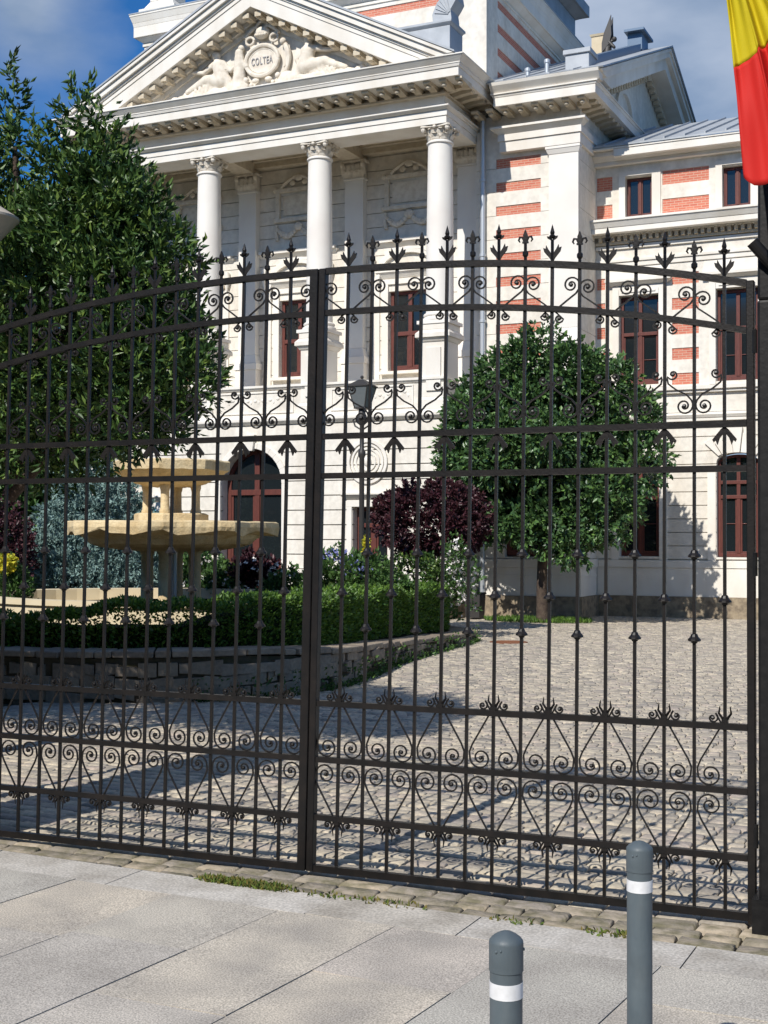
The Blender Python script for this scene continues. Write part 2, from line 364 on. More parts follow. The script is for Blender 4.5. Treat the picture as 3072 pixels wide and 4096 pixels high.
while y < 27.6:
    near = max(0, min(1, (9.5-y)/3)); d = .080+.03*near+.018*rnd.random(); xl = -8.6 if y < 10.8 else -10.5; x = xl-rnd.random()*.1
    xr = 2.5 if y < 16 else 0.5
    z0 = cz(y)
    while x < xr:
        l = .095+.075*rnd.random()+near*(.04+.05*rnd.random()); g = .0040+.003*rnd.random()
        px = x*.999; dz = (rnd.random()-.5)*.007; tl = (rnd.random()-.5)*.006; t2 = (rnd.random()-.5)*.006
        wob = .018*math.sin(x*1.3+y*.7)+.006*math.sin(x*7+row)
        X0, X1, Y0, Y1 = x+g, x+l-g, y+wob+g, y+d+wob-g
        if not inbed(X0+.05, Y0+.05) and y > edge(x)+.03:
            o = len(V); e = .010
            jx = lambda: (rnd.random()-.5)*.012
            V += [(X0, Y0, z0-.03), (X1, Y0, z0-.03), (X1, Y1, z0-.03), (X0, Y1, z0-.03),
                  (X0+jx()*.5, Y0+jx()*.5, z0-.004+dz), (X1+jx()*.5, Y0+jx()*.5, z0-.004+dz), (X1+jx()*.5, Y1+jx()*.5, z0-.004+dz), (X0+jx()*.5, Y1+jx()*.5, z0-.004+dz),
                  (X0+e, Y0+e, z0+.004+dz-tl-t2), (X1-e, Y0+e, z0+.004+dz+tl-t2), (X1-e, Y1-e, z0+.004+dz+tl+t2), (X0+e, Y1-e, z0+.004+dz-tl+t2)]
            F += [(o, o+1, o+5, o+4), (o+1, o+2, o+6, o+5), (o+2, o+3, o+7, o+6), (o+3, o, o+4, o+7),
                  (o+4, o+5, o+9, o+8), (o+5, o+6, o+10, o+9), (o+6, o+7, o+11, o+10), (o+7, o+4, o+8, o+11), (o+8, o+9, o+10, o+11)]
        x += l
    y += d; row += 1
V = np.array(V); F = np.array(F); low = V[F[:, 0], 1] < 5.72
def sub(V, F): 
    u, inv = np.unique(F, return_inverse=True); return V[u], inv.reshape(F.shape)
struct(rawmesh('courtyard_paving', *sub(V, F[~low]), M['cobble'])); struct(rawmesh('threshold_stones', *sub(V, F[low]), mat('mossy_cobble', (.3, .25, .2), .85, .25, island=[(.24, .21, .17), (.36, .31, .24), (.30, .26, .21), (.42, .35, .26), (.27, .24, .21)], var=(.13, .12, .07), vscale=14, vfac=.85, bump=.4, bscale=45)))

# ------------------------------------------------------------------ the building
B0 = (-11.0, 24.6, 0)
bld = thing('historic_building', 'cream neoclassical building with red brick bands, columned portico and sculpted pediment', 'building', B0)
def part(mb, name, m, parent=None, **k): return mb.build(name, M[m] if isinstance(m, str) else m, parent or bld, **({'origin': B0} | k))

def wallgrid(mb, x0, x1, z0, z1, yf, t, holes=()):
    hs = [h for h in holes if h[1] > x0 and h[0] < x1 and h[3] > z0 and h[2] < z1]
    xs = sorted({x0, x1, *[min(max(v, x0), x1) for h in hs for v in h[:2]]}); zs = sorted({z0, z1, *[min(max(v, z0), z1) for h in hs for v in h[2:]]})
    for a, b_ in zip(zs, zs[1:]):
        run = None
        for c, d in zip(xs, xs[1:]):
            mx_, mz_ = (c+d)/2, (a+b_)/2
            solid = not any(h[0] < mx_ < h[1] and h[2] < mz_ < h[3] for h in hs)
            if solid:
                run = (run[0], d) if run else (c, d)
            if (not solid or d == xs[-1]) and run:
                mb.box(run[0], run[1], yf, yf+t, a, b_); run = None
def rustic(mb, x0, x1, rows, yf, t, holes=(), g=.022):
    for a, c in zip(rows, rows[1:]): wallgrid(mb, x0, x1, a+g/2, c-g/2, yf, t, holes)
def arcpts(xc, hw, zs, rise, n=14): return [(xc+hw*math.cos(math.pi*i/n), zs+rise*math.sin(math.pi*i/n)) for i in range(n+1)]
def archfill(mb, xc, hw, zs, rise, ztop, y0, y1):
    p = arcpts(xc, hw, zs, rise); n = len(p); h = n//2
    mb.prism([(xc+hw, ztop)]+[(xc, ztop)]+[q for q in reversed(p[:h+1])], y0, y1)
    mb.prism([(xc, ztop), (xc-hw, ztop)]+[q for q in reversed(p[h:])], y0, y1)
def archband(mb, xc, hw, zs, rise, wd, y0, y1, n=16):
    a = arcpts(xc, hw, zs, rise, n); c = arcpts(xc, hw+wd, zs, rise+wd, n)
    for i in range(n): mb.prism([a[i], c[i], c[i+1], a[i+1]], y0, y1)

def window(xc, hw, z0, z1, y, rise=0, tr=(), mull=True, bar=.055, panes_low=None, label=None, kind='window', muntin=()):
    """frame of a window (z1 = spring height when rise>0) and its pane as a sub-part"""
    mb = MB(); d0, d1 = y, y+.07
    mb.box(xc-hw, xc-hw+bar, d0, d1, z0, z1); mb.box(xc+hw-bar, xc+hw, d0, d1, z0, z1); mb.box(xc-hw+bar, xc+hw-bar, d0, d1, z0, z0+bar*1.3)
    if rise:
        a = arcpts(xc, hw, z1, rise); c = arcpts(xc, hw-bar, z1, rise-bar)
        for i in range(len(a)-1): mb.prism([a[i], c[i], c[i+1], a[i+1]], d0, d1)
    else: mb.box(xc-hw+bar, xc+hw-bar, d0, d1, z1-bar, z1)
    zt = z1+(rise-bar if rise else -bar)
    if mull: mb.box(xc-bar*.62, xc+bar*.62, d0-.012, d1, z0+bar*1.3, zt)
    for t in tr: mb.box(xc-hw+bar, xc+hw-bar, d0-.02, d1+.002, t-bar*.6, t+bar*.6)
    q = bar*.55
    for sgn in (-1, 1):
        xa, xb = (xc-hw+bar, xc-bar*.62) if sgn < 0 else (xc+bar*.62, xc+hw-bar)
        lo = z0+bar*1.3; hi = (tr[0]-bar*.6) if tr else zt
        mb.box(xa, xa+q, d0+.012, d1-.004, lo, hi); mb.box(xb-q, xb, d0+.012, d1-.004, lo, hi); mb.box(xa+q, xb-q, d0+.014, d1-.006, lo, lo+q)
        for mz in muntin: mb.box(xa+q, xb-q, d0+.02, d1-.01, mz-.008, mz+.008)
    o = part(mb, kind, 'wood', bevel=.004)
    if label: o['label'] = label
    g = MB()
    if rise: g.prism([(xc-hw+.01, z0+.01), (xc+hw-.01, z0+.01)]+arcpts(xc, hw-.01, z1, rise-.01), d0+.04, d0+.05)
    else: g.box(xc-hw+.01, xc+hw-.01, d0+.04, d0+.05, z0+.01, z1-.01)
    part(g, 'pane', 'glass', o); return o
def console(mb, x, w_, y, z0, h, dep):       # modillion along the front (projects to -y)
    p = [(y, z0+h), (y-dep, z0+h), (y-dep, z0+h*.62), (y-dep*.93, z0+h*.38), (y-dep*.72, z0+h*.34), (y-dep*.5, z0+h*.25), (y-dep*.25, z0), (y, z0)]
    mb.prism(p, x-w_/2, x+w_/2, 'x')
def console_side(mb, y, w_, x, z0, h, dep):  # projects to +x
    p = [(x, z0+h), (x+dep, z0+h), (x+dep, z0+h*.62), (x+dep*.93, z0+h*.38), (x+dep*.72, z0+h*.34), (x+dep*.5, z0+h*.25), (x+dep*.25, z0), (x, z0)]
    mb.prism(p, y-w_/2, y+w_/2, 'y')

PX0, PX1, PY = -19.15, -10.2, 24.6            # portico footprint
# --- ground floor of the portico
XD, XD2 = -14.72, -11.87
holes = [(XD-.76, XD+.76, .25, 3.55), (XD2-.40, XD2+.40, .25, 2.27), (XD*2-XD2-.40, XD*2-XD2+.40, .25, 2.27)]
b = MB(); rows = [.98+.31*i for i in range(11)]
rows[-1] = 4.05
rustic(b, PX0, PX1, rows, PY, .10, holes)
b.box(PX0, PX1, PY+.03, PY+.25, 4.04, 4.08)
wallgrid(b, PX0, PX1, .0, 4.05, PY+.10, .2, holes)
archfill(b, XD, .76, 2.79, .76, 3.55, PY, PY+.3)
for yy in ():
    pass
for a, c in zip(rows, rows[1:]): b.box(PX1-.1, PX1, PY+.1, 26.28, a+.011, c-.011)      # right flank
b.box(PX1-.3, PX1-.1, PY+.3, 26.3, 0, 4.05)
b.box(PX0, PX0+.3, PY+.3, 26.9, 0, 4.05)
part(b, 'wall', 'plaster')
b = MB(); b.fr(PX0, PX1, PY, 26.28, .42, .90, .05, .05); b.fr(PX0, PX1, PY, 26.28, .90, .975, .09, .07)
pb = MB(); 
# cut the plinth in front of the doors by building it in pieces
b = MB()
for a, c in ((PX0-.05, XD-.8), (XD+.8, XD2-.44), (XD2+.44, PX1+.05)):
    b = MB(); b.box(a, c, PY-.05, PY-.002, .40, .90); b.box(a-.0, c+.0, PY-.09, PY-.002, .90, .975)
    if c > -10.3: b.box(PX1+.002, PX1+.05, PY, 26.2, .40, .90); b.box(PX1+.002, PX1+.09, PY, 26.2, .90, .975)
    part(b, 'plinth', 'stone', bevel=.01)
for a, c in ((PX0-.09, XD-.8), (XD+.8, XD2-.44), (XD2+.44, PX1+.09)):
    b = MB(); b.box(a, c, PY-.10, PY-.002, -.05, .395)
    if c > -10.2: b.box(PX1+.002, PX1+.09, PY, 26.2, -.05, .395)
    part(b, 'base_course', 'rubble')
# arch surround, keystone, door surround and medallion
b = MB(); archband(b, XD, .765, 2.79, .765, .13, PY-.035, PY+.02); b.box(XD-.89, XD-.765, PY-.035, PY+.02, 1.0, 2.79); b.box(XD+.765, XD+.89, PY-.035, PY+.02, 1.0, 2.79)
b.prism([(XD-.08, 3.50), (XD+.08, 3.50), (XD+.13, 3.85), (XD-.13, 3.85)], PY-.10, PY+.01)
part(b, 'arch_surround', 'stone', bevel=.008)
for xd in (XD2, 2*XD-XD2):
    b = MB(); b.box(xd-.53, xd-.41, PY-.04, PY+.02, .98, 2.28); b.box(xd+.41, xd+.53, PY-.04, PY+.02, .98, 2.28); b.box(xd-.53, xd+.53, PY-.04, PY+.02, 2.28, 2.42)
    b.fr(xd-.53, xd+.53, PY, PY+.02, 2.44, 2.52, .04, .12); b.box(xd-.62, xd+.62, PY-.14, PY+.02, 2.525, 2.565)
    part(b, 'door_surround', 'stone', bevel=.006)
b = MB()
for xc in (-11.93,):
    for r0, r1, p in ((.40, .46, .05), (.33, .37, .035), (.25, .28, .03), (.17, .195, .028)):
        archband(b, xc, r0, 3.21, r0, r1-r0, PY-p, PY+.01, 22)
        n0 = len(b.v); a = arcpts(xc, r0, 3.21, -r0, 22); c = arcpts(xc, r1, 3.21, -r1, 22)
        for i in range(22): b.prism([a[i], a[i+1], c[i+1], c[i]], PY-p, PY+.01)
    b.ball((xc, PY, 3.21), .10, 12, (1, .5, 1))
part(b, 'medallion', 'stone')
window(XD, .76, .3, 2.79, PY+.26, .76, (2.62,), True, .10, kind='door', muntin=())
b = MB()
for s_2 in (-1, 1): b.box(XD+s_2*.12, XD+s_2*.62, PY+.27, PY+.29, .5, 1.15) if s_2 > 0 else b.box(XD-.62, XD-.12, PY+.27, PY+.29, .5, 1.15)
part(b, 'door_panel', 'wood')
window(XD2, .40, .3, 2.27, PY+.2, 0, (1.9,), True, .075, kind='door')
# --- band, parapet, pedestals
b = MB(); b.fr(PX0, PX1, PY, 26.28, 4.052, 4.12, .03, .10); b.box(PX0-.10, PX1+.10, PY-.10, 26.28, 4.121, 4.18)
b.fr(PX0, PX1, PY, 26.28, 4.181, 4.25, .08, .02)
part(b, 'string_course', 'stone', bevel=.006)
b = MB(); b.box(PX0, PX1, PY+.05, 25.2, 4.252, 4.80); b.box(PX1-.4, PX1-.04, 25.2, 26.28, 4.252, 4.80); b.box(PX0+.04, PX1-.05, 25.2, 26.88, 4.6, 4.79)
part(b, 'parapet_wall', 'plaster')
b = MB(); b.fr(PX0, PX1, PY+.05, 25.22, 4.802, 4.85, .02, .06); b.box(PX0-.02, PX1+.02, PY-.02, 25.26, 4.851, 4.90)
COLX = [-18.85, -16.05, -13.26, -10.47]
for i in range(3):         # relief panels between pedestals
    a, c = COLX[i]+.45, COLX[i+1]-.45
    b.box(a, c, PY+.028, PY+.06, 4.74, 4.77); b.box(a, c, PY+.028, PY+.06, 4.30, 4.33); b.box(a, a+.03, PY+.028, PY+.06, 4.332, 4.738); b.box(c-.03, c, PY+.028, PY+.06, 4.332, 4.738)
    for k in range(9):
        u = a+.2+(c-a-.4)*k/8; b.ball((u, PY+.05, 4.63-.05*math.sin(math.pi*k/8)), .045, 8, (1, .5, .8)); b.ball((u+.08, PY+.05, 4.55), .03, 6, (1, .5, 1.4))
part(b, 'parapet_moulding', 'stone')
def pedestal(parent, X):
    b = MB(); y0, y1 = PY-.02, 25.32
    b.fr(X-.28, X+.28, y0+.06, y1-.06, 4.252, 4.42, .05, .05, True); b.fr(X-.28, X+.28, y0+.06, y1-.06, 4.422, 4.50, .05, .0, True)
    b.fr(X-.28, X+.28, y0+.06, y1-.06, 4.50, 5.62, 0, 0, True)
    b.fr(X-.28, X+.28, y0+.06, y1-.06, 5.62, 5.70, .02, .07, True); b.fr(X-.28, X+.28, y0+.06, y1-.06, 5.702, 5.78, .10, .10, True)
    b.fr(X-.28, X+.28, y0+.06, y1-.06, 5.782, 5.86, .10, .03, True); b.fr(X-.28, X+.28, y0+.06, y1-.06, 5.862, 5.98, .03, .03, True)
    b.fr(X-.16, X+.16, y0+.02, y0+.06, 4.62, 5.5, 0, 0)
    return part(b, 'pedestal', 'stone', parent, origin=(X, 24.95, 0), bevel=.006)
def leafblade(b, cx, cy, z0, ang, r0, h, wd, out):
    ca, sa = math.cos(ang), math.sin(ang); tx, ty = -sa, ca; o = []
    prof = [(0, 0, 1), (.01, .35, 1.05), (.03, .65, 1.0), (out*.6, .9, .8), (out, 1.0, .55), (out*1.15, .9, .3)]
    for dr, u, ww in prof:
        for s2 in (-1, 0, 1):
            rr_ = r0+dr+(.012 if s2 == 0 else 0); o.append((cx+ca*rr_+tx*s2*wd*ww/2, cy+sa*rr_+ty*s2*wd*ww/2, z0+h*u))
    fs = []
    for i in range(len(prof)-1):
        for j in range(2): q = i*3+j; fs.append((q, q+1, q+4, q+3))
    n = len(o); o2 = [(x_-ca*.012, y_-sa*.012, z_-.004) for x_, y_, z_ in o]
    b.add(o+o2, fs+[tuple(n+i for i in reversed(f)) for f in fs])
def capital_mb(X, Yc, z0, z1, r, sq=False):
    b = MB(); h = z1-z0
    if not sq:
        b.lathe([(r, z0), (r*1.0, z0+.02), (r*.98, z0+h*.5), (r*1.12, z0+h*.75), (r*1.3, z0+h*.86)], (X, Yc, 0), 20)
        for k in range(8): leafblade(b, X, Yc, z0+.02, math.pi*k/4, r*.98, h*.36, .17, .07)
        for k in range(8): leafblade(b, X, Yc, z0+.06, math.pi*(k+.5)/4, r*.98, h*.56, .15, .08)
    else:
        b.box(X-r, X+r, Yc-.1, Yc+.1, z0, z0+h*.84)
        for k in range(4): leafblade(b, X-r+r*2*(k+.5)/4, Yc-.1, z0+.02, -math.pi/2, 0, h*.36, .14, .06)
        for k in range(5): leafblade(b, X-r+r*2*k/4, Yc-.1, z0+.06, -math.pi/2, 0, h*.58, .12, .07)
    R1 = r*1.32
    cs = [(X+sx_*R1*.80, Yc+sy*(R1*.80 if not sq else .15)) for sx_ in (-1, 1) for sy in ((-1, 1) if not sq else (-1,))]
    for (qx, qy) in cs:
        b.ball((qx, qy, z0+h*.76), .055, 8, (1, 1, 1.2)); b.tube([(X+(qx-X)*.55, Yc+(qy-Yc)*.55, z0+h*.4), (X+(qx-X)*.8, Yc+(qy-Yc)*.8, z0+h*.66), (qx, qy, z0+h*.83)], .022, 6)
    for ax in ((0, -1),) if sq else ((0, -1), (1, 0), (-1, 0), (0, 1)): b.ball((X+ax[0]*r*1.25, Yc+ax[1]*(r*1.25 if not sq else .13), z0+h*.86), .04, 8)
    # abacus with hollow sides
    a = R1; q = R1*.86; d = .12 if not sq else 0
    if not sq:
        b.prism([(X-a, Yc-a+.04), (X-a+.04, Yc-a), (X, Yc-q), (X+a-.04, Yc-a), (X+a, Yc-a+.04), (X+q, Yc), (X+a, Yc+a-.04), (X+a-.04, Yc+a), (X, Yc+q), (X-a+.04, Yc+a), (X-a, Yc+a-.04), (X-q, Yc)], z0+h*.87, z1, 'z')
    else: b.box(X-a, X+a, Yc-.17, Yc+.1, z0+h*.87, z1)
    return b
def make_column(X, Yc=24.95):
    b = MB(); r0, r1 = .285, .25
    prof = [(r0, 6.22), (r0, 6.26)] + [(r0-(r0-r1)*(t**1.6), 6.3+(9.68-6.3)*t) for t in [i/10 for i in range(11)]] + [(r1+.03, 9.70), (r1+.03, 9.73), (r1, 9.75)]
    b.lathe(prof, (X, Yc, 0), 32)
    o = b.build('column', M['column'], bld, (X, Yc, 0), smooth=True)
    b = MB(); b.box(X-.36, X+.36, Yc-.36, Yc+.36, 5.982, 6.05)
    b.lathe([(.36, 6.052), (.37, 6.08), (.36, 6.11), (.32, 6.125), (.315, 6.15), (.335, 6.16), (.34, 6.185), (.32, 6.21), (.29, 6.222)], (X, Yc, 0), 32)
    part(b, 'column_base', 'column', o, origin=(X, Yc, 0), smooth=True)
    capital_mb(X, Yc, 9.75, 10.04, .25).build('capital', M['relief'], o, (X, Yc, 0))
    pedestal(o, X); return o
col0 = make_column(COLX[3])
for X in COLX[:3]:
    c = col0.copy(); sc.collection.objects.link(c); c.location.x += X-COLX[3]
    for ch in list(col0.children):
        d = ch.copy(); sc.collection.objects.link(d); d.parent = c
# --- loggia: back wall, pilasters, ceiling
YB = 26.78
b = MB(); wx = [-17.55, -14.79, -11.99]; hol = [(x-.48, x+.48, 5.35, 7.15) for x in wx]
hol2 = hol
rw = [4.8, 5.1, 5.42, 5.74, 6.06, 6.38, 6.70, 7.02, 7.34, 7.66, 7.98, 8.30, 8.62, 8.94, 9.26, 9.58, 9.90, 10.22, 10.4]
rustic(b, -19.1, PX1, rw, YB, .05, hol, .016)
wallgrid(b, -19.1, PX1, 4.8, 10.5, YB+.05, .2, hol)
part(b, 'loggia_wall', 'plaster')
for x in wx:
    b = MB(); yf = YB
    b.box(x-.64, x-.485, yf-.05, yf+.0, 5.3, 7.3); b.box(x+.485, x+.64, yf-.05, yf+.0, 5.3, 7.3); b.box(x-.64, x+.64, yf-.05, yf+.0, 7.302, 7.42)
    b.fr(x-.64, x+.64, yf, yf+.0, 7.44, 7.56, .03, .12); b.box(x-.78, x+.78, yf-.14, yf, 7.562, 7.60)
    b.box(x-.9, x-.70, yf-.04, yf, 4.95, 7.5); b.box(x+.70, x+.9, yf-.04, yf, 4.95, 7.5)
    archband(b, x, .62, 7.62, .36, .09, yf-.09, yf); archband(b, x, .72, 7.62, .46, .05, yf-.05, yf)
    b.box(x-1.0, x+1.0, yf-.13, yf, 8.24, 8.31); b.fr(x-.97, x+.97, yf, yf, 8.15, 8.238, .01, .08)
    b.box(x-.66, x+.66, yf-.16, yf, 5.28, 5.345)
    for s2 in (-1, 1):
        b.tube([(x+s2*.70, yf-.05, 7.55), (x+s2*.72, yf-.09, 7.4), (x+s2*.70, yf-.06, 7.2)], [.06, .045, .02], 8)
        b.tube([(x+s2*.86, yf-.05, 7.9), (x+s2*.90, yf-.08, 7.7), (x+s2*.86, yf-.06, 7.45)], [.07, .05, .02], 8)
    part(b, 'window_surround', 'stone')
    window(x, .48, 5.35, 7.15, YB+.10, 0, (6.2,), True, .075)
    # framed tablet and swag above
    b = MB(); xs = x+.03
    b.box(xs-.60, xs+.60, yf-.07, yf, 9.66, 9.75); b.box(xs-.60, xs+.60, yf-.07, yf, 8.97, 9.05); b.box(xs-.60, xs-.50, yf-.07, yf, 9.052, 9.658); b.box(xs+.50, xs+.60, yf-.07, yf, 9.052, 9.658)
    b.box(xs-.42, xs+.42, yf-.035, yf, 9.12, 9.58)
    b.tube([(xs+.44*math.cos(math.pi*i/12), yf-.06, 9.76+.16*math.sin(math.pi*i/12)+.10*max(0, math.sin(math.pi*i/12))**6) for i in range(13)], .045, 6)
    for s2 in (-1, 1):
        b.ball((xs+s2*.62, yf-.05, 9.72), .07, 8, (1, .6, 1)); b.ball((xs+s2*.16, yf-.05, 9.86), .07, 8, (1.2, .6, 1))
        b.ball((xs+s2*.64, yf-.04, 9.02), .06, 8, (1, .6, 1.2))
        for k in range(9):
            t = k/8; b.ball((xs+s2*(.05+.5*t), yf-.05, 8.80-.16*math.sin(math.pi*t)), .05+.03*math.sin(math.pi*t), 8, (1, .7, 1))
        b.tube([(xs+s2*.58, yf-.04, 8.92), (xs+s2*.60, yf-.05, 8.75), (xs+s2*.57, yf-.04, 8.55)], [.03, .035, .05], 6)
    b.ball((xs, yf-.06, 9.98), .09, 10, (1.3, .6, 1)); b.ball((xs, yf-.06, 8.84), .10, 10, (1.2, .6, 1))
    part(b, 'wall_tablet', 'relief')
for X in COLX:
    xp = X if X < -11 else -10.52
    b = MB(); b.box(xp-.23, xp+.23, YB-.20, YB, 5.9, 9.70); b.fr(xp-.23, xp+.23, YB-.20, YB, 4.8, 5.55, .05, .05); b.fr(xp-.23, xp+.23, YB-.20, YB, 5.552, 5.7, .08, .08); b.fr(xp-.23, xp+.23, YB-.20, YB, 5.702, 5.898, .06, .0)
    b.fr(xp-.23, xp+.23, YB-.20, YB, 9.702, 9.74, .03, .03)
    o = part(b, 'pilaster', 'column', bevel=.006)
    capital_mb(xp, YB-.13, 9.742, 10.13, .24, True).build('capital', M['relief'], o, B0)
b = MB()
b.box(-19.1, PX1, 25.3, YB+.2, 10.42, 10.5)
for X in COLX: b.box(X-.22, X+.22, 25.302, YB-.002, 10.14, 10.418)
b.box(-19.1, PX1, YB-.25, YB-.004, 10.24, 10.416)
for i in range(3):
    a, c = COLX[i]+.22, COLX[i+1]-.22
    for k, (ins, zz) in enumerate(((.0, 10.36), (.10, 10.39))):
        b.box(a+ins+.002, c-ins-.002, 25.304+ins, 25.40+ins, zz, 10.417); b.box(a+ins+.002, c-ins-.002, YB-.36-ins, YB-.26-ins, zz, 10.417)
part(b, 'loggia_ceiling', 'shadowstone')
# --- entablature and pediment
b = MB(); y1e = 25.3
b.box(PX0+.02, PX1, PY+.02, y1e, 10.042, 10.19); b.box(PX0, PX1+.02, PY, y1e, 10.192, 10.31); b.fr(PX0, PX1, PY, y1e, 10.312, 10.355, .03, .09); b.box(PX0-.09, PX1+.09, PY-.09, y1e, 10.357, 10.385)
b.box(PX1-.68, PX1, y1e+.002, 26.28, 10.042, 10.19); b.box(PX1-.68, PX1+.02, y1e+.002, 26.28, 10.192, 10.31); b.box(PX1-.68, PX1+.09, y1e+.002, 26.28, 10.357, 10.385); b.box(PX1-.68, PX1+.05, y1e+.002, 26.28, 10.312, 10.355)
b.box(PX0+.20, PX1-.11, PY+.20, 26.28, 10.502, 10.80); b.box(PX0+.20, PX1-.11, PY+.20, y1e, 10.387, 10.501); b.box(PX1-.68, PX1-.11, y1e+.002, 26.28, 10.387, 10.501)
part(b, 'entablature', 'stone', bevel=.004)
b = MB()
x = PX0-.3
b.box(PX0+.06, PX1-.04, PY+.06, 26.28, 10.66, 10.70)
while x < PX1+.45:
    console(b, x, .15, PY+.19, 10.70, .105, .54); b.ball((x, PY-.24, 10.70), .055, 8, (1, 1.3, .8)); x += .345
y = PY+.2
while y < 26.2: console_side(b, y, .15, PX1-.1, 10.70, .105, .48); y += .345
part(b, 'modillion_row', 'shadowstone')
CF = 24.18
b = MB(); q = .44
b.box(PX0-q, PX1+q, CF, 26.28, 10.807, 10.98); b.fr(PX0-q, PX1+q, CF, 26.28, 10.982, 11.04, .02, .04)
b.box(PX0-q-.05, PX1+q+.05, CF-.05, 26.28, 11.042, 11.065); b.fr(PX0-q, PX1+q, CF, 26.28, 11.067, 11.17, .05, .14); b.box(PX0-q-.15, PX1+q+.15, CF-.15, 26.28, 11.172, 11.20)
part(b, 'cornice', 'stone', bevel=.004)
XL, XR, XA, ZA, ZE = -19.40, -9.80, -14.55, 13.64, 11.21
def chev(b, t0, t1, y0, y1, xin=0):
    """chevron layer between depth t0 and t1 below the roof line"""
    sl, sr = (ZA-ZE)/(XA-XL), (ZA-ZE)/(XR-XA)
    def top(x): return ZE+sl*(x-XL) if x < XA else ZE+sr*(XR-x)
    xl = XL+max(0, t1)/sl; xr = XR-max(0, t1)/sr
    b.prism([(XL+t0/sl, ZE), (XA, ZA-t0), (XA, ZA-t1), (xl, ZE)], y0, y1); b.prism([(XR-t0/sr, ZE), (xr, ZE), (XA, ZA-t1), (XA, ZA-t0)], y0, y1)
b = MB(); chev(b, .0, .07, CF-.16, 26.2); chev(b, .072, .20, CF-.11, 26.1); chev(b, .202, .26, CF-.05, 26.1); chev(b, .262, .36, CF-.02, 26.1); chev(b, .362, .66, CF+.0, 26.1)
part(b, 'raking_cornice', 'stone', bevel=.004)
b = MB()
sl = (ZA-ZE)/(XA-XL)
for s2 in (-1, 1):
    n = 15
    for k in range(n):
        t = (k+.5)/n*.93; x = XA+s2*(XR-XA if s2 > 0 else XA-XL)*t; z = ZA-(ZA-ZE)*t-.79
        if z > 11.2: b.box(x-.075, x+.075, PY-.36, PY, z, z+.10); b.ball((x, PY-.26, z), .055, 8, (1, 1.3, .8))
PT = PY+.08
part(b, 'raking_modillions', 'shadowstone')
b = MB(); b.prism([(XL+1.0, 11.202), (XR-1.0, 11.202), (XA, ZA-.6)], PT, PT+.1); chev(b, .67, .78, PT-.14, PT); chev(b, .782, .90, PT-.06, PT)
part(b, 'tympanum', 'plaster')
# reliefs in the tympanum
CX, CZ = -14.49, 11.94
def ell(b, cx, cz, rx, rz, y, r, n=28, a0=0, a1=2*math.pi): b.tube([(cx+rx*math.cos(a0+(a1-a0)*i/n), y, cz+rz*math.sin(a0+(a1-a0)*i/n)) for i in range(n+1)], r, 8)
b = MB(); ell(b, CX, CZ, .40, .33, PT-.10, .05); ell(b, CX, CZ, .33, .26, PT-.08, .022)
b.prism([(CX+.34*math.cos(2*math.pi*i/28), CZ+.27*math.sin(2*math.pi*i/28)) for i in range(28)], PT-.09, PT)
for s2 in (-1, 1):
    b.tube([(CX+s2*(.52+.13*math.sin(t*3.1)), PT-.08, CZ+.36-.78*t) for t in [i/10 for i in range(11)]], [.03, .05, .065, .07, .065, .06, .05, .045, .045, .04, .03], 8)
    ell(b, CX+s2*.30, CZ+.46, .10, .085, PT-.10, .03, 14); b.ball((CX+s2*.52, PT-.10, CZ+.34), .075, 10); b.ball((CX+s2*.40, PT-.10, CZ-.38), .07, 10)
    b.tube([(CX+s2*(.10+.32*t), PT-.10, CZ+.74-.20*t*t) for t in [i/6 for i in range(7)]], .04, 8)
    ell(b, CX+s2*.50, CZ+.02, .10, .22, PT-.06, .025, 12, -1.4, 1.4) if s2 > 0 else ell(b, CX-.50, CZ+.02, .10, .22, PT-.06, .025, 12, 1.75, 4.5)
    b.ball((CX+s2*.16, PT-.10, CZ-.42), .07, 10, (1.3, .7, .8)); b.ball((CX+s2*.27, PT-.09, CZ-.50), .05, 8)
b.ball((CX, PT-.10, CZ+.60), .17, 12, (1.1, .6, .8)); b.tube([(CX+.14*math.cos(t), PT-.10, CZ+.70+.15*math.sin(t)) for t in [math.pi*i/10 for i in range(11)]], .042, 8)
for k in range(-2, 3): b.ball((CX+k*.06, PT-.17, CZ+.54), .035, 8)
part(b, 'cartouche', 'relief', smooth=True)
tcv = bpy.data.curves.new('tmp_text', 'FONT'); tcv.body = 'COLTEA'; tcv.size = .165; tcv.space_character = 1.22; tcv.extrude = .012; tcv.align_x = 'CENTER'; tcv.align_y = 'CENTER'; tcv.offset = 0
to = bpy.data.objects.new('tmp_text', tcv); sc.collection.objects.link(to)
to.matrix_world = Matrix.Translation((CX, PT-.100, CZ-.01)) @ Matrix.Rotation(R(90), 4, 'X') @ Matrix.Diagonal((.74, 1.35, 1, 1))
bpy.context.view_layer.update(); me = from_obj(to); me.materials.clear(); me.transform(Matrix.Translation(-Vector(B0)))
link('lettering', me, mat('letter_stone', (.36, .35, .35), .8, .2), bld, B0)
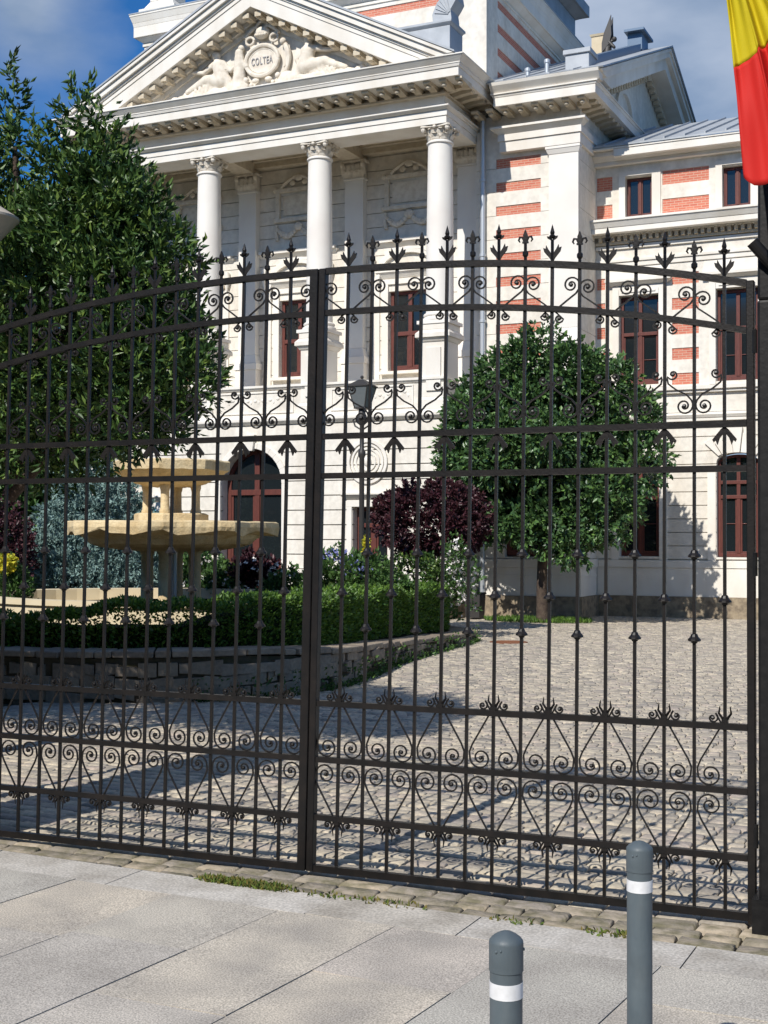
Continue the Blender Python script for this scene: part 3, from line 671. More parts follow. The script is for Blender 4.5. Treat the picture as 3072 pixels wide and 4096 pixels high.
def figure(pts, name):
    """pts: head, neck, chest, hip, knee, foot, shoulderA, elbowA, handA, shoulderB, elbowB, handB in (x, z)"""
    Y = PT-.12; P = [(x, Y, z) for x, z in pts]
    E_ = [(*P[0], .095), (P[1], P[2], .05, .10), (P[2], P[3], .135, .15), (P[3], P[4], .15, .10), (P[4], P[5], .095, .055),
          (P[6], P[7], .06, .045), (P[7], P[8], .045, .035), (P[9], P[10], .06, .045), (P[10], P[11], .045, .035)]
    sx_ = 1 if pts[5][0] > pts[3][0] else -1
    for k in range(7):          # folds of the drapery falling from lap and legs
        x = pts[3][0]+sx_*(.02+.11*k); z = pts[3][1]+.05-.03*k
        E_.append(((x, Y-.04, z), (x+sx_*.10, Y, 11.30), .042, .05))
    E_.append(((pts[3][0]-sx_*.12, Y, pts[3][1]), (pts[3][0]-sx_*.2, Y, 11.3), .09, .10))
    return meta(name, E_, M['relief'], bld, .035, B0)
figure([(-15.64, 12.20), (-15.62, 12.10), (-15.57, 11.98), (-15.45, 11.62), (-15.88, 11.70), (-16.38, 11.50), (-15.70, 12.02), (-15.95, 11.87), (-16.24, 11.92), (-15.46, 12.02), (-15.26, 11.82), (-15.12, 11.92)], 'relief_figure')
figure([(-13.34, 12.19), (-13.34, 12.09), (-13.33, 11.98), (-13.42, 11.62), (-12.95, 11.68), (-12.45, 11.48), (-13.22, 12.01), (-12.92, 11.93), (-12.58, 11.90), (-13.45, 12.0), (-13.62, 11.82), (-13.55, 11.65)], 'relief_figure')
E_ = []
for s2, x1_ in ((-1, -16.85), (1, -11.65)):
    for k in range(26):
        t = k/25; x = CX+s2*.5+(x1_-CX-s2*.5)*t; h = .42*(1-t)+.06
        E_.append((x, PT-.05, 11.28+h*.45*rnd.random(), .10+.07*(1-t))); E_.append((x+.04, PT-.07, 11.32+h*rnd.random(), .055+.035*rnd.random()))
E_ += [(-15.05, PT-.12, 12.18, .09), ((-15.05, PT-.11, 12.08), (-15.05, PT-.10, 11.60), .10, .13), ((-15.0, PT-.12, 12.0), (-14.86, PT-.12, 11.85), .05, .04), ((-15.12, PT-.12, 11.6), (-15.2, PT-.12, 11.3), .08, .06), ((-15.0, PT-.12, 11.6), (-14.95, PT-.12, 11.3), .08, .06)]
meta('relief_garland', E_, M['relief'], bld, .035, B0)
# lead roof over the pediment, with the block and scroll on its right slope
b = MB(); sr = (ZA-ZE)/(XR-XA)
b.prism([(XL-.02, ZE+.002), (XA, ZA+.002), (XR+.02, ZE+.002), (XR+.02, ZE+.04), (XA, ZA+.05), (XL-.02, ZE+.04)], CF-.18, 26.78)
part(b, 'pediment_roof', 'zinc')
b = MB(); b.box(-11.5, -10.24, 24.9, 25.6, 11.45, 12.14); b.fr(-11.5, -10.24, 24.9, 25.6, 12.142, 12.19, .0, .05); b.box(-11.55, -10.19, 24.85, 25.65, 12.192, 12.25)
part(b, 'attic_block', 'zinc', bevel=.01)
b = MB(); pts = [(-10.24, 12.252), (-10.66, 12.252), (-10.68, 12.45), (-10.58, 12.68), (-10.42, 12.84), (-10.26, 12.90), (-10.16, 12.83), (-10.14, 12.70), (-10.20, 12.60), (-10.27, 12.50)]
b.prism(pts, 25.0, 25.45)
for k in range(6):
    a = R(105+k*13); b.tube([(-10.27+.05*math.cos(a), 24.99, 12.40+.05*math.sin(a)), (-10.27+.36*math.cos(a), 24.99, 12.40+.42*math.sin(a))], .012, 4)
part(b, 'scroll_ornament', 'zinc', bevel=.01)

# --- raised central block behind the pediment
CX0, CX1, CY, CYB = -19.22, -10.2, 26.9, 34.0
b = MB(); hb = []
for k in range(5):
    z1 = 13.66-.535*k; hb += [(-13.4, -10.96, z1-.19, z1), (-18.5, -15.9, z1-.19, z1)]
wallgrid(b, CX0, CX1, 10.4, 13.84, CY, .04, hb); b.box(CX0+.0, CX1-.06, CY+.042, CYB, 10.4, 13.84)
zz = 10.9
prev = 10.4
for k in range(5, -1, -1):
    z1 = 13.66-.535*k
    if z1 < 11: continue
    b.box(CX1-.058, CX1, CY+.042, CYB, prev, z1-.19); b.box(CX1-.058, CX1, CY+.042, 27.6, z1-.19, z1); prev = z1
b.box(CX1-.058, CX1, CY+.042, CYB, prev, 13.84)
b.box(CX0-.03, CX1+.03, CY-.03, CYB, 13.76, 13.82)
part(b, 'upper_wall', 'plaster')
for h in hb:
    b = MB(); b.box(h[0]+.002, h[1]-.002, CY+.022, CY+.041, h[2]+.002, h[3]-.002); part(b, 'brick_band', 'brick')
for k in range(5):
    z1 = 13.66-.535*k
    b = MB(); b.box(CX1-.057, CX1-.018, 27.602, CYB-.1, z1-.188, z1-.002); part(b, 'brick_band', 'brick')
b = MB(); b.fr(CX0, CX1, CY, CYB, 13.842, 13.95, .02, .15); b.box(CX0-.19, CX1+.19, CY-.19, CYB, 13.952, 14.20); b.fr(CX0-.19, CX1+.19, CY-.19, CYB, 14.202, 14.30, .0, .02); b.fr(CX0-.19, CX1+.19, CY-.19, CYB, 14.302, 14.45, .02, .07); b.box(CX0-.27, CX1+.27, CY-.27, CYB, 14.452, 14.50)
part(b, 'upper_cornice', 'stone', bevel=.006)
b = MB(); b.box(CX0-.28, CX1+.28, CY-.28, CYB, 14.502, 14.53)
part(b, 'flat_roof', 'zinc')
b = MB(); b.box(-19.30, -18.25, 26.75, 27.7, 14.532, 14.66); b.fr(-19.15, -18.4, 26.9, 27.6, 14.662, 14.88, .08, -.05, True); b.box(-19.1, -18.45, 26.95, 27.55, 14.882, 15.7)
part(b, 'roof_urn_base', 'stone', bevel=.02)
b = MB(); DX = -10.22
b.box(-17.5, DX, 29.4, 33.55, 14.532, 15.33); b.fr(-17.5, DX, 29.4, 33.55, 15.332, 15.45, .02, .24, True); b.box(-17.8, DX+.3, 29.1, 33.85, 15.452, 15.75); b.box(-17.5, DX, 29.4, 33.55, 15.752, 18)
part(b, 'roof_drum', 'zinc', bevel=.01)

# --- pavilion to the right of the portico
VX0, VX1, VY = -10.2, -7.92, 26.3
b = MB(); bk = [(-9.75, -8.76, 9.67-.502*k-.20, 9.67-.502*k) for k in range(10)]
rows2 = [4.9]+[9.47-.502*k for k in range(9, -1, -1)]+[10.3]
rows2 = sorted({r for r in rows2 if r > 4.9} | {4.9, 10.3})
rustic(b, VX0+.002, VX1, rows2, VY, .04, bk, .010)
b.box(VX0+.002, VX1-.04, VY+.042, 27.4, 4.26, 10.6)
for a, c in zip(rows2, rows2[1:]): b.box(VX1-.038, VX1, VY+.042, 37, a+.005, c-.005)
b.box(VX0+.002, VX1-.002, VY+.002, VY+.041, 4.26, 4.899); b.box(VX1-.038, VX1-.002, VY+.042, 28, 4.26, 4.899)
b.box(-8.2, VX1-.04, 27.4, 37, 9.0, 10.6); b.box(VX1-.038, VX1, VY+.042, 37, 10.3, 10.6)
hv = [(-9.55, -8.72, 1.25, 3.3)]
gr = [1.21+.29*i for i in range(11)]
gr[-1] = 4.1
rustic(b, VX0+.002, VX1, gr, VY, .04, hv, .02); wallgrid(b, VX0+.002, VX1, 0, 4.1, VY+.042, .5, hv)
for a, c in zip(gr, gr[1:]): b.box(VX1-.038, VX1, VY+.6, 27.5, a+.01, c-.01); 
b.box(VX0+.1, VX1-.04, VY+.55, 27.4, 0, 4.1)
part(b, 'pavilion_wall', 'plaster')
for h in bk:
    c = MB(); c.box(h[0]+.002, h[1]-.002, VY+.02, VY+.0415, h[2]+.002, h[3]-.002); part(c, 'brick_band', 'brick')
b = MB(); b.box(VX0+.095, VX1+.06, VY-.06, 27.44, 1.03, 1.205); b.box(VX0+.095, VX1+.03, VY-.03, 27.44, .44, 1.028); b.box(VX0+.095, VX1+.04, VY-.04, 27.44, .84, .88)
b.box(VX0+.1, VX1+.05, VY-.05, 27.44, 4.102, 4.255); b.box(VX0+.1, VX1+.12, VY-.12, 27.44, 4.70, 4.80)
part(b, 'string_course', 'stone', bevel=.006)
b = MB(); b.box(VX0+.1, VX1+.07, VY-.08, 27.4, -.05, .435); part(b, 'base_course', 'rubble')
window(-9.135, .41, 1.27, 3.25, VY+.12, 0, (2.6,), True, .07)
b = MB(); b.box(-8.56, VX1+.0, VY-.09, VY-.002, 5.98, 9.60); b.fr(-8.56, VX1, VY-.09, VY-.002, 4.81, 5.7, .04, .04); b.fr(-8.56, VX1, VY-.09, VY-.002, 5.702, 5.978, .07, .0)
b.fr(-8.56, VX1, VY-.09, VY-.002, 9.602, 9.70, .01, .05); b.box(-8.62, VX1+.05, VY-.15, VY-.002, 9.702, 9.76)
part(b, 'pilaster', 'column', bevel=.006)
b = MB(); b.box(-9.62, VX1+.06, VY-.16, VY-.002, 9.762, 9.98); b.box(-9.65, VX1+.09, VY-.19, VY-.002, 9.982, 10.12); b.fr(-9.62, VX1+.05, VY-.15, VY-.002, 10.122, 10.22, .02, .12); b.box(-9.78, VX1+.2, VY-.30, VY-.002, 10.222, 10.27)
b.box(VX1+.002, VX1+.06, VY, 27.3, 9.762, 9.98); b.box(VX1+.002, VX1+.09, VY, 27.3, 9.982, 10.12)
part(b, 'pavilion_entablature', 'stone', bevel=.004)
b = MB(); x = VX0+.15
while x < VX1+.35: console(b, x, .15, VY, 10.50, .10, .52); b.ball((x, VY-.40, 10.50), .055, 8, (1, 1.3, .8)); x += .33
y = VY-.1
while y < 30: console_side(b, y, .15, VX1, 10.50, .10, .40); y += .33
part(b, 'modillion_row', 'shadowstone')
b = MB(); yf = VY; vq = .50
b.box(VX0+.6, VX1+vq, VY-.58, 37, 10.602, 10.78)
b.fr(VX0+.6, VX1+vq, VY-.58, 37, 10.782, 10.83, .01, .03); b.fr(VX0+.6, VX1+vq, VY-.58, 37, 10.832, 10.86, .05, .05)
b.box(VX0+.6, VX1+vq-.3, VY-.58, 37, 10.862, 10.9)
c = [(VY-.58, 10.862), (VY-.58-.12, 11.00), (VY-.58-.14, 11.06), (VY-.4, 11.06), (VY-.4, 10.862)]
b.prism(c, VX0+.55, VX1+vq+.1, 'x')
part(b, 'pavilion_cornice', 'stone', bevel=.004)
# gable on the right flank of the pavilion
GA, GY0 = (31.7, 13.50), VY-.70; sg = (GA[1]-11.02)/(GA[0]-GY0); GY1 = GA[0]+(GA[0]-GY0)
def gch(b, t0, t1, x0, x1):
    b.prism([(GY0+t0/sg, 11.02), (GA[0], GA[1]-t0), (GA[0], GA[1]-t1), (GY0+t1/sg, 11.02)], x0, x1, 'x'); b.prism([(GY1-t0/sg, 11.02), (GY1-t1/sg, 11.02), (GA[0], GA[1]-t1), (GA[0], GA[1]-t0)], x0, x1, 'x')
b = MB(); gch(b, 0, .08, -8.2, -7.26); gch(b, .082, .22, -8.2, -7.30); gch(b, .222, .50, -8.2, -7.40); gch(b, .502, .60, -8.2, -7.78)
part(b, 'gable_cornice', 'stone', bevel=.004)
b = MB(); b.prism([(GY0+1.0, 10.91), (GY1-1.0, 10.91), (GA[0], GA[1]-.4)], -8.15, -7.93, 'x')
part(b, 'gable_wall', 'plaster')
b = MB()
for s2 in (-1, 1):
    for k in range(26):
        t = (k+1)/28; y = GA[0]+s2*(GA[0]-GY0)*t; z = GA[1]-(GA[1]-11.02)*t-.70
        if z > 10.95: b.box(-7.90, -7.76, y-.055, y+.055, z, z+.10)
part(b, 'gable_dentils', 'shadowstone')
b = MB()
ap = [(29.8+.62*math.cos(math.pi*i/14), 11.25+.62*math.sin(math.pi*i/14)) for i in range(15)]; ap2 = [(29.8+.76*math.cos(math.pi*i/14), 11.25+.76*math.sin(math.pi*i/14)) for i in range(15)]
for i in range(14): b.prism([ap[i], ap2[i], ap2[i+1], ap[i+1]], -7.93, -7.86, 'x')
b.box(-7.93, -7.86, 29.04, 29.18, 10.9, 11.25); b.box(-7.93, -7.86, 30.42, 30.56, 10.9, 11.25)
part(b, 'gable_arch', 'stone')
b = MB(); b.prism([(GY0, 11.04), (GA[0], GA[1]+.02), (GA[0], GA[1]+.06), (GY0-.02, 11.07)], VX0+.002, -7.22, 'x'); b.prism([(GY1, 11.04), (GA[0], GA[1]+.02), (GA[0], GA[1]+.06), (GY1+.02, 11.07)], VX0+.002, -7.22, 'x')
for k in range(5):
    x = -9.9+.5*k; b.prism([(GY0+.1, 11.11), (GA[0], GA[1]+.061), (GA[0], GA[1]+.10), (GY0+.1, 11.14)], x, x+.02, 'x')
part(b, 'pavilion_roof', 'zinc')
b = MB(); b.box(-8.23, -7.72, 26.3, 26.8, 11.2, 11.66); b.box(-8.27, -7.68, 26.26, 26.84, 11.662, 11.76)
part(b, 'attic_block', 'zinc', bevel=.01)
b = MB(); rf = lambda y: 11.06+sg*(y-GY0)
b.prism([(26.85, rf(26.85)), (30.9, rf(30.9)), (30.9, rf(30.9)+.20), (26.85, rf(26.85)+.20)], -8.1, -7.8, 'x')
b.box(-8.15, -7.8, 31.0, 31.6, rf(31)-.1, 13.74); b.box(-8.2, -7.72, 30.85, 31.8, 13.742, 13.80)
part(b, 'roof_parapet', mat('blue_zinc', (.10, .15, .22), .4, .5, .3))
b = MB()
for x, h in ((-9.15, .10), (-8.72, .22)): b.lathe([(.05, 11.3), (.05, 11.45+h), (.07, 11.46+h), (.07, 11.52+h), (.02, 11.55+h)], (x, 26.6, 0), 10)
part(b, 'roof_vent', 'pipe', smooth=True)
# --- downpipe in the corner
b = MB(); b.tube([(-10.02, VY-.08, 10.5), (-10.02, VY-.08, 0.1)], .055, 10)
for z in (9.2, 7.6, 6.2, 4.6): b.lathe([(.058, z), (.072, z+.01), (.072, z+.06), (.058, z+.07)], (-10.02, VY-.08, 0), 12)
part(b, 'downpipe', 'pipe', smooth=True)

# --- right wing
WX0, WX1, WY = -7.92, 3.5, 27.5
cs = [-6.99, -4.96, -2.95, -.94, 1.07]
h1 = [(x-.42, x+.42, 1.26, 3.40) for x in cs]; h2 = [(x-.42, x+.42, 4.88, 6.78) for x in cs]; h3 = [(x-.285, x+.285, 8.44, 9.30) for x in cs]
br2 = []
for i, x in enumerate(cs): 
    for k in range(5): br2.append((x+.70, x+1.255, 4.84+.525*k, 5.085+.525*k))
for k in range(5): br2.append((-7.90, -7.72, 4.84+.525*k, 5.085+.525*k))
br3 = []
for x in cs: br3 += [(x+.50, x+1.47, 9.06, 9.36), (x+.50, x+1.47, 8.46, 8.76)]
br3 += [(-7.90, -7.56, 9.06, 9.36), (-7.90, -7.56, 8.46, 8.76)]
b = MB(); g2 = [1.21, 1.49, 1.77, 2.05, 2.33, 2.61, 2.895, 3.18, 3.45, 3.75, 4.06]
rustic(b, WX0+.002, WX1, g2, WY, .04, h1, .018)
wallgrid(b, WX0+.002, WX1, 0, 4.26, WY+.042, .3, h1)
for x in cs: archfill(b, x, .42, 3.22, .18, 3.40, WY, WY+.3)
wallgrid(b, WX0+.002, WX1, 4.26, 8.2, WY, .04, h2+br2); wallgrid(b, WX0+.002, WX1, 4.26, 8.2, WY+.042, .3, h2)
wallgrid(b, WX0+.002, WX1, 8.2, 9.9, WY, .04, h3+br3); wallgrid(b, WX0+.002, WX1, 8.2, 9.9, WY+.042, .3, h3)
part(b, 'wing_wall', 'plaster')
for h in br2+br3:
    c = MB(); c.box(h[0]+.002, h[1]-.002, WY+.018, WY+.0415, h[2]+.002, h[3]-.002); part(c, 'brick_panel', 'brick')
b = MB()
b.box(WX0+.065, WX1, WY-.05, WY-.002, 1.035, 1.19); b.box(WX0+.035, WX1, WY-.03, WY-.002, .44, 1.033)
b.box(WX0+.13, WX1, WY-.05, WY-.002, 4.07, 4.13); b.fr(WX0+.2, WX1, WY-.002, WY-.001, 4.132, 4.2, .06, .10); b.box(WX0+.13, WX1, WY-.03, WY-.002, 4.202, 4.25)
b.box(WX0+.13, WX1, WY-.13, WY-.002, 4.72, 4.80); b.box(WX0+.13, WX1, WY-.08, WY-.002, 4.66, 4.718)
b.box(WX0+.01, WX1, WY-.03, WY-.002, 7.40, 7.50); b.box(WX0+.01, WX1, WY-.06, WY-.002, 7.502, 7.56)
b.box(WX0+.01, WX1, WY-.05, WY-.002, 7.78, 7.86)
part(b, 'string_course', 'stone', bevel=.006)
b = MB(); b.box(WX0+.07, WX1, WY-.07, WY-.002, -.05, .438); part(b, 'base_course', 'rubble')
b = MB(); b.box(WX0+.01, WX1, WY-.09, WY-.002, 7.88, 7.94)
x = WX0+.1
while x < WX1: b.box(x, x+.07, WY-.16, WY-.09, 7.94, 8.04); x += .135
part(b, 'dentil_row', 'shadowstone')
b = MB(); b.box(WX0+.002, WX1, WY-.17, WY-.002, 8.042, 8.07); b.box(WX0+.002, WX1, WY-.36, WY-.002, 8.072, 8.18); b.fr(WX0+.002, WX1, WY-.002, WY-.001, 8.182, 8.30, .37, .44); b.box(WX0+.002, WX1, WY-.46, WY-.002, 8.302, 8.35)
part(b, 'wing_cornice', 'stone', bevel=.004)
for i, x in enumerate(cs):
    window(x, .42, 1.27, 3.20, WY+.14, .17, (2.50, 2.80), True, .06, muntin=(1.95,))
    window(x, .42, 4.90, 6.76, WY+.14, 0, (5.97,), True, .06, muntin=(5.42,))
    window(x, .285, 8.45, 9.29, WY+.12, 0, (), True, .045)
    b = MB()
    b.box(x-.56, x-.425, WY-.04, WY-.002, 4.82, 6.9); b.box(x+.425, x+.56, WY-.04, WY-.002, 4.82, 6.9); b.box(x-.56, x+.56, WY-.04, WY-.002, 6.79 if 0 else 6.9, 6.98)
    b.box(x-.42, x+.42, WY-.04, WY-.002, 6.785, 6.9)
    b.fr(x-.56, x+.56, WY-.003, WY-.002, 6.99, 7.06, .03, .13); b.box(x-.70, x+.70, WY-.16, WY-.002, 7.062, 7.12); b.fr(x-.66, x+.66, WY-.003, WY-.002, 7.122, 7.38, .04, .0)
    b.box(x-.42, x-.285, WY-.04, WY-.002, 8.352, 9.32); b.box(x+.285, x+.47, WY-.04, WY-.002, 8.352, 9.32); b.box(x-.285, x+.285, WY-.04, WY-.002, 9.305, 9.32) if 0 else None
    b.box(x-.42, x+.47, WY-.04, WY-.002, 9.322, 9.42); b.box(x-.36, x+.36, WY-.06, WY-.042, 6.84, 6.88)
    # fanned stones above the ground-floor window
    for k in range(-3, 4):
        a0, a1 = (k-.5)*.24, (k+.5)*.24; hh = .52 if k == 0 else (.40 if abs(k) % 2 else .30); g0 = .008
        zb = lambda u: 3.22+.18*math.cos(min(1.5, abs(u)))*1.0
        p = [(x+.42*math.sin(a0*1.35)+g0, zb(a0)), (x+.42*math.sin(a1*1.35)-g0, zb(a1)), (x+(.42+hh*.9)*math.sin(a1*1.2)-g0, zb(a1)+hh*math.cos(a1)), (x+(.42+hh*.9)*math.sin(a0*1.2)+g0, zb(a0)+hh*math.cos(a0))]
        b.prism(p, WY-.05-(.05 if k == 0 else 0), WY-.002)
    b.box(x-.60, x-.43, WY-.03, WY-.002, 1.195, 3.1); b.box(x+.43, x+.60, WY-.03, WY-.002, 1.195, 3.1)
    part(b, 'window_surround', 'stone', bevel=.004)
b = MB(); b.box(WX0+.5, WX1, WY-.42, WY-.3, 9.66, 9.82); b.box(WX0+.002, WX1, WY-.44, WY+.3, 9.822, 9.86); b.box(WX0+.002, WX1, WY-.14, WY-.002, 9.56, 9.64); b.fr(WX0+.002, WX1, WY-.002, WY-.001, 9.642, 9.72, .16, .25)
b.box(WX0+.002, WX1, WY-.30, WY-.002, 9.722, 9.82)
part(b, 'eave', 'stone', bevel=.004)
b = MB(); yy0, yy1 = WY-.46, 31.5; slw = .37
b.prism([(yy0, 9.865), (yy1, 9.865+slw*(yy1-yy0)), (yy1, 9.90+slw*(yy1-yy0)), (yy0, 9.90)], WX0+.002, WX1, 'x')
x = WX0+.3
while x < WX1: b.prism([(yy0, 9.901), (yy1, 9.901+slw*(yy1-yy0)), (yy1, 9.94+slw*(yy1-yy0)), (yy0, 9.94)], x, x+.025, 'x'); x += .42
part(b, 'wing_roof', 'zinc')
# chimney and the winged bronze on the roof
b = MB(); b.box(-8.76, -8.48, 30.05, 30.4, 12.6, 13.43); b.fr(-8.76, -8.48, 30.05, 30.4, 13.432, 13.48, .02, .04, True)
part(b, 'chimney', mat('sand_render', (.62, .53, .38), .85, .2, var=(.5, .41, .28), vscale=5))
st = thing('winged_statue', 'dark bronze winged figure crouching on the zinc roof', 'statue', (-8.36, 29.95, 12.9))
sx0, sy0, sz0 = -8.36, 29.95, 12.95
me_ = meta('body', [((sx0, sy0, sz0-.1), (sx0+.02, sy0, sz0+.18), .10, .08), ((sx0+.02, sy0, sz0+.22), (sx0+.13, sy0-.02, sz0+.28), .05, .04), (sx0+.18, sy0-.02, sz0+.30, .06), ((sx0+.05, sy0-.05, sz0+.25), (sx0+.2, sy0-.1, sz0+.08), .045, .035)], M['bronze'], st, .03, (sx0, sy0, sz0))
for s2 in (-1, 1):
    b = MB(); yv = sy0+s2*.08
    P = [(sx0-.10, sz0), (sx0-.10, sz0+.22), (sx0-.05, sz0+.45), (sx0+.04, sz0+.66), (sx0+.12, sz0+.86), (sx0+.12, sz0+.62), (sx0+.13, sz0+.40), (sx0+.08, sz0+.2)]
    b.prism(P, yv-.02, yv+.02); b.build('wing', M['bronze'], st, (sx0, sy0, sz0))

# ------------------------------------------------------------------ the gate
GA_ = R(1.9); P0 = Vector((-3.13, 5.748, 0))
def gworld(s, t=0, z=0): return (P0.x+s*math.cos(GA_)-t*math.sin(GA_), P0.y+s*math.sin(GA_)+t*math.cos(GA_), z)
def lean(s): return .02*min(1, max(0, (2.1-s)/2.0))
def z1(s): return 2.918-.034*abs(s)**2.4
def z2(s): return z1(s)-.205
ZB, ZE_, ZD, ZC, Z_B, Z_A = -.004, .245, .527, .80, 1.912, 2.105
def gthing(name, label, cat, s_h, group=None):
    o = thing(name, label, cat, gworld(s_h), group); o.rotation_euler.z = GA_; o['_s'] = s_h; return o
def gobj(name, me, root, loc=(0, 0, 0), m='iron'):
    o = bpy.data.objects.new(name, me); sc.collection.objects.link(o); o.parent = root; o.location = loc
    if not me.materials: me.materials.append(M[m])
    return o
def gmesh(mb, name, off=0, smooth=False):
    me = bpy.data.meshes.new(name); me.from_pydata([(a-off, b, c) for a, b, c in mb.v], [], mb.f)
    bm = bmesh.new(); bm.from_mesh(me); bmesh.ops.recalc_face_normals(bm, faces=bm.faces); bm.to_mesh(me); bm.free(); return me
def spiral(cx, cz, r0, r1, a0, turns, n=22):
    out = []
    for i in range(n+1):
        t = i/n; a = a0+turns*2*math.pi*t; r = r0+(r1-r0)*t**.9; out.append((cx+r*math.cos(a), 0, cz+r*math.sin(a)))
    return out
def scroll_mesh(name, pts, sg, end):
    b = MB(); pts = [(sg*p[0], p[1], p[2]) for p in pts]; b.tube(pts, .0051, 4, True)
    for e in end: b.ball((sg*e[0], 0, e[1]), .0100, 6)
    return gmesh(b, name)
# the four scroll shapes, drawn about the spear bar they hang on (0,0 = bar at the rail)
def shapes():
    S = {}
    top = spiral(.034, -.040, .006, .022, R(150), -1.0, 12)
    big = spiral(.090, .112, .040, .008, R(-5), 1.55, 24)
    top_pts = spiral(.033, -.038, .007, .021, R(330), 1.05, 12)
    I = top_pts+[(.014, 0, -.004), (.03, 0, .012), (.07, 0, .042), (.112, 0, .072), (.126, 0, .092)]+big
    for sg in (-1, 1): S['I', sg] = scroll_mesh('scroll', I, sg, [(.034, -.038), (.090, .112)])
    b2 = spiral(.086, .085, .040, .008, R(40), -1.6, 24)
    II = spiral(.036, .225, .007, .024, R(200), -1.0, 12)+[(.012, 0, .205), (.016, 0, .185), (.05, 0, .158), (.095, 0, .135)]+b2
    for sg in (-1, 1): S['II', sg] = scroll_mesh('scroll', II, sg, [(.036, .225), (.086, .085)])
    # IV hangs between rails C and D: from the curl above C down to the big spiral standing on D
    h = ZC-ZD
    IV = spiral(.052, .034, .007, .024, R(-60), 1.05, 12)[::1]
    IV = spiral(.052, .034, .007, .024, R(120), -1.0, 12)+[(.016, 0, .012), (.022, 0, -.01), (.06, 0, -.075), (.104, 0, -.150), (.118, 0, -.185)]+spiral(.064, -h+.062, .054, .009, R(12), -1.7, 26)
    for sg in (-1, 1):
        S['IV', sg] = scroll_mesh('scroll', IV, sg, [(.052, .034), (.064, -h+.062)])
        S['V', sg] = scroll_mesh('scroll', [(a, b_, -c) for a, b_, c in IV], sg, [(.052, -.034), (.064, h-.062)])
    # prongs
    for nm, k in (('pu', 1), ('pd', -1)):
        b = MB()
        for sg in (-1, 1): b.tube([(0, 0, k*.015), (sg*.012, 0, k*.035), (sg*.026, 0, k*.055), (sg*.022, 0, k*.085)], [.007, .006, .005, .002], 4)
        b.box(-.013, .013, -.013, .013, k*.008 if k > 0 else -.03, .03 if k > 0 else -.008); S[nm] = gmesh(b, 'prongs')
    b = MB()      # chevron leaves under rail A
    for sg in (-1, 1):
        b.prism([(sg*.004, -.012), (sg*.016, -.022), (sg*.052, -.066), (sg*.046, -.078), (sg*.038, -.070), (sg*.030, -.090), (sg*.020, -.060), (sg*.004, -.040)], -.005, .005)
    S['chev'] = gmesh(b, 'leaf_ornament')
    b = MB()      # spear finial with lily leaves at its foot
    for sg in (-1, 1):
        b.prism([(sg*.005, .018), (sg*.016, .034), (sg*.044, .062), (sg*.050, .082), (sg*.036, .078), (sg*.034, .094), (sg*.022, .074), (sg*.012, .062), (sg*.005, .05)], -.004, .004)
    b.tube([(0, 0, .0), (0, 0, .118)], .0085, 6)
    b.lathe([(.004, .122), (.016, .126), (.018, .134), (.010, .14), (.013, .15), (.004, .178), (.0005, .188)], (0, 0, 0), 8)
    for sg in (-1, 1): b.prism([(sg*.004, .112), (sg*.026, .124), (sg*.030, .134), (sg*.004, .132)], -.004, .004)
    b.v = [(x*.86, y, z) for x, y, z in b.v]
    S['spear'] = gmesh(b, 'spear_finial')
    b = MB()      # fleur-de-lis finial
    b.tube([(0, 0, 0), (0, 0, .10)], .0075, 6); b.lathe([(.006, .032), (.014, .042), (.014, .056), (.006, .066)], (0, 0, 0), 8)
    b.prism([(0, .162), (-.011, .135), (-.006, .108), (.006, .108), (.011, .135)], -.005, .005); b.box(-.014, .014, -.006, .006, .098, .106)
    for sg in (-1, 1):
        b.tube([(sg*.005, 0, .104), (sg*.014, 0, .126), (sg*.027, 0, .128), (sg*.033, 0, .114), (sg*.026, 0, .104)], [.005, .006, .006, .005, .003], 5)
    S['fleur'] = gmesh(b, 'fleur_finial')
    b = MB(); b.lathe([(.010, .020), (.014, .017), (.018, .006), (.028, -.004), (.029, -.011), (.015, -.016), (.012, -.022)], (0, 0, 0), 10); S['col'] = gmesh(b, 'collar')
    return S
SH = shapes()
def picket(root, s, spear, sh):
    s_off = s-sh; le = lean(s); top = z1(s)
    b = MB(); r = .0098; zt = z1(s)-.012; zb = ZB+.02
    b.tube([(0, 0, zb), (le*(zt-zb), 0, zt)], r, 4, True)
    o = gobj('picket', gmesh(b, 'picket'), root, (s_off+le*zb, 0, 0))
    gobj('finial', SH['spear' if spear else 'fleur'], o, (le*(top-zb), 0, top-.004))
    for z in ((1.345,) if spear else (1.54, 1.175)): gobj('collar', SH['col'], o, (le*(z-zb), 0, z))
    return o
def rail(root, sh, s0, s1, zf, hh=.0155, dy=.015, n=1):
    b = MB()
    for i in range(n):
        a, c = s0+(s1-s0)*i/n, s0+(s1-s0)*(i+1)/n
        za, zc = zf(a), zf(c); xa, xc = a+lean(a)*za-sh, c+lean(c)*zc-sh
        b.add([(xa, -dy, za-hh), (xc, -dy, zc-hh), (xc, dy, zc-hh), (xa, dy, za-hh), (xa, -dy, za+hh), (xc, -dy, zc+hh), (xc, dy, zc+hh), (xa, dy, za+hh)],
              [(0, 1, 5, 4), (2, 3, 7, 6), (4, 5, 6, 7), (3, 2, 1, 0)]+([(0, 4, 7, 3)] if i == 0 else [])+([(1, 2, 6, 5)] if i == n-1 else []))
    return gobj('rail', gmesh(b, 'rail'), root)
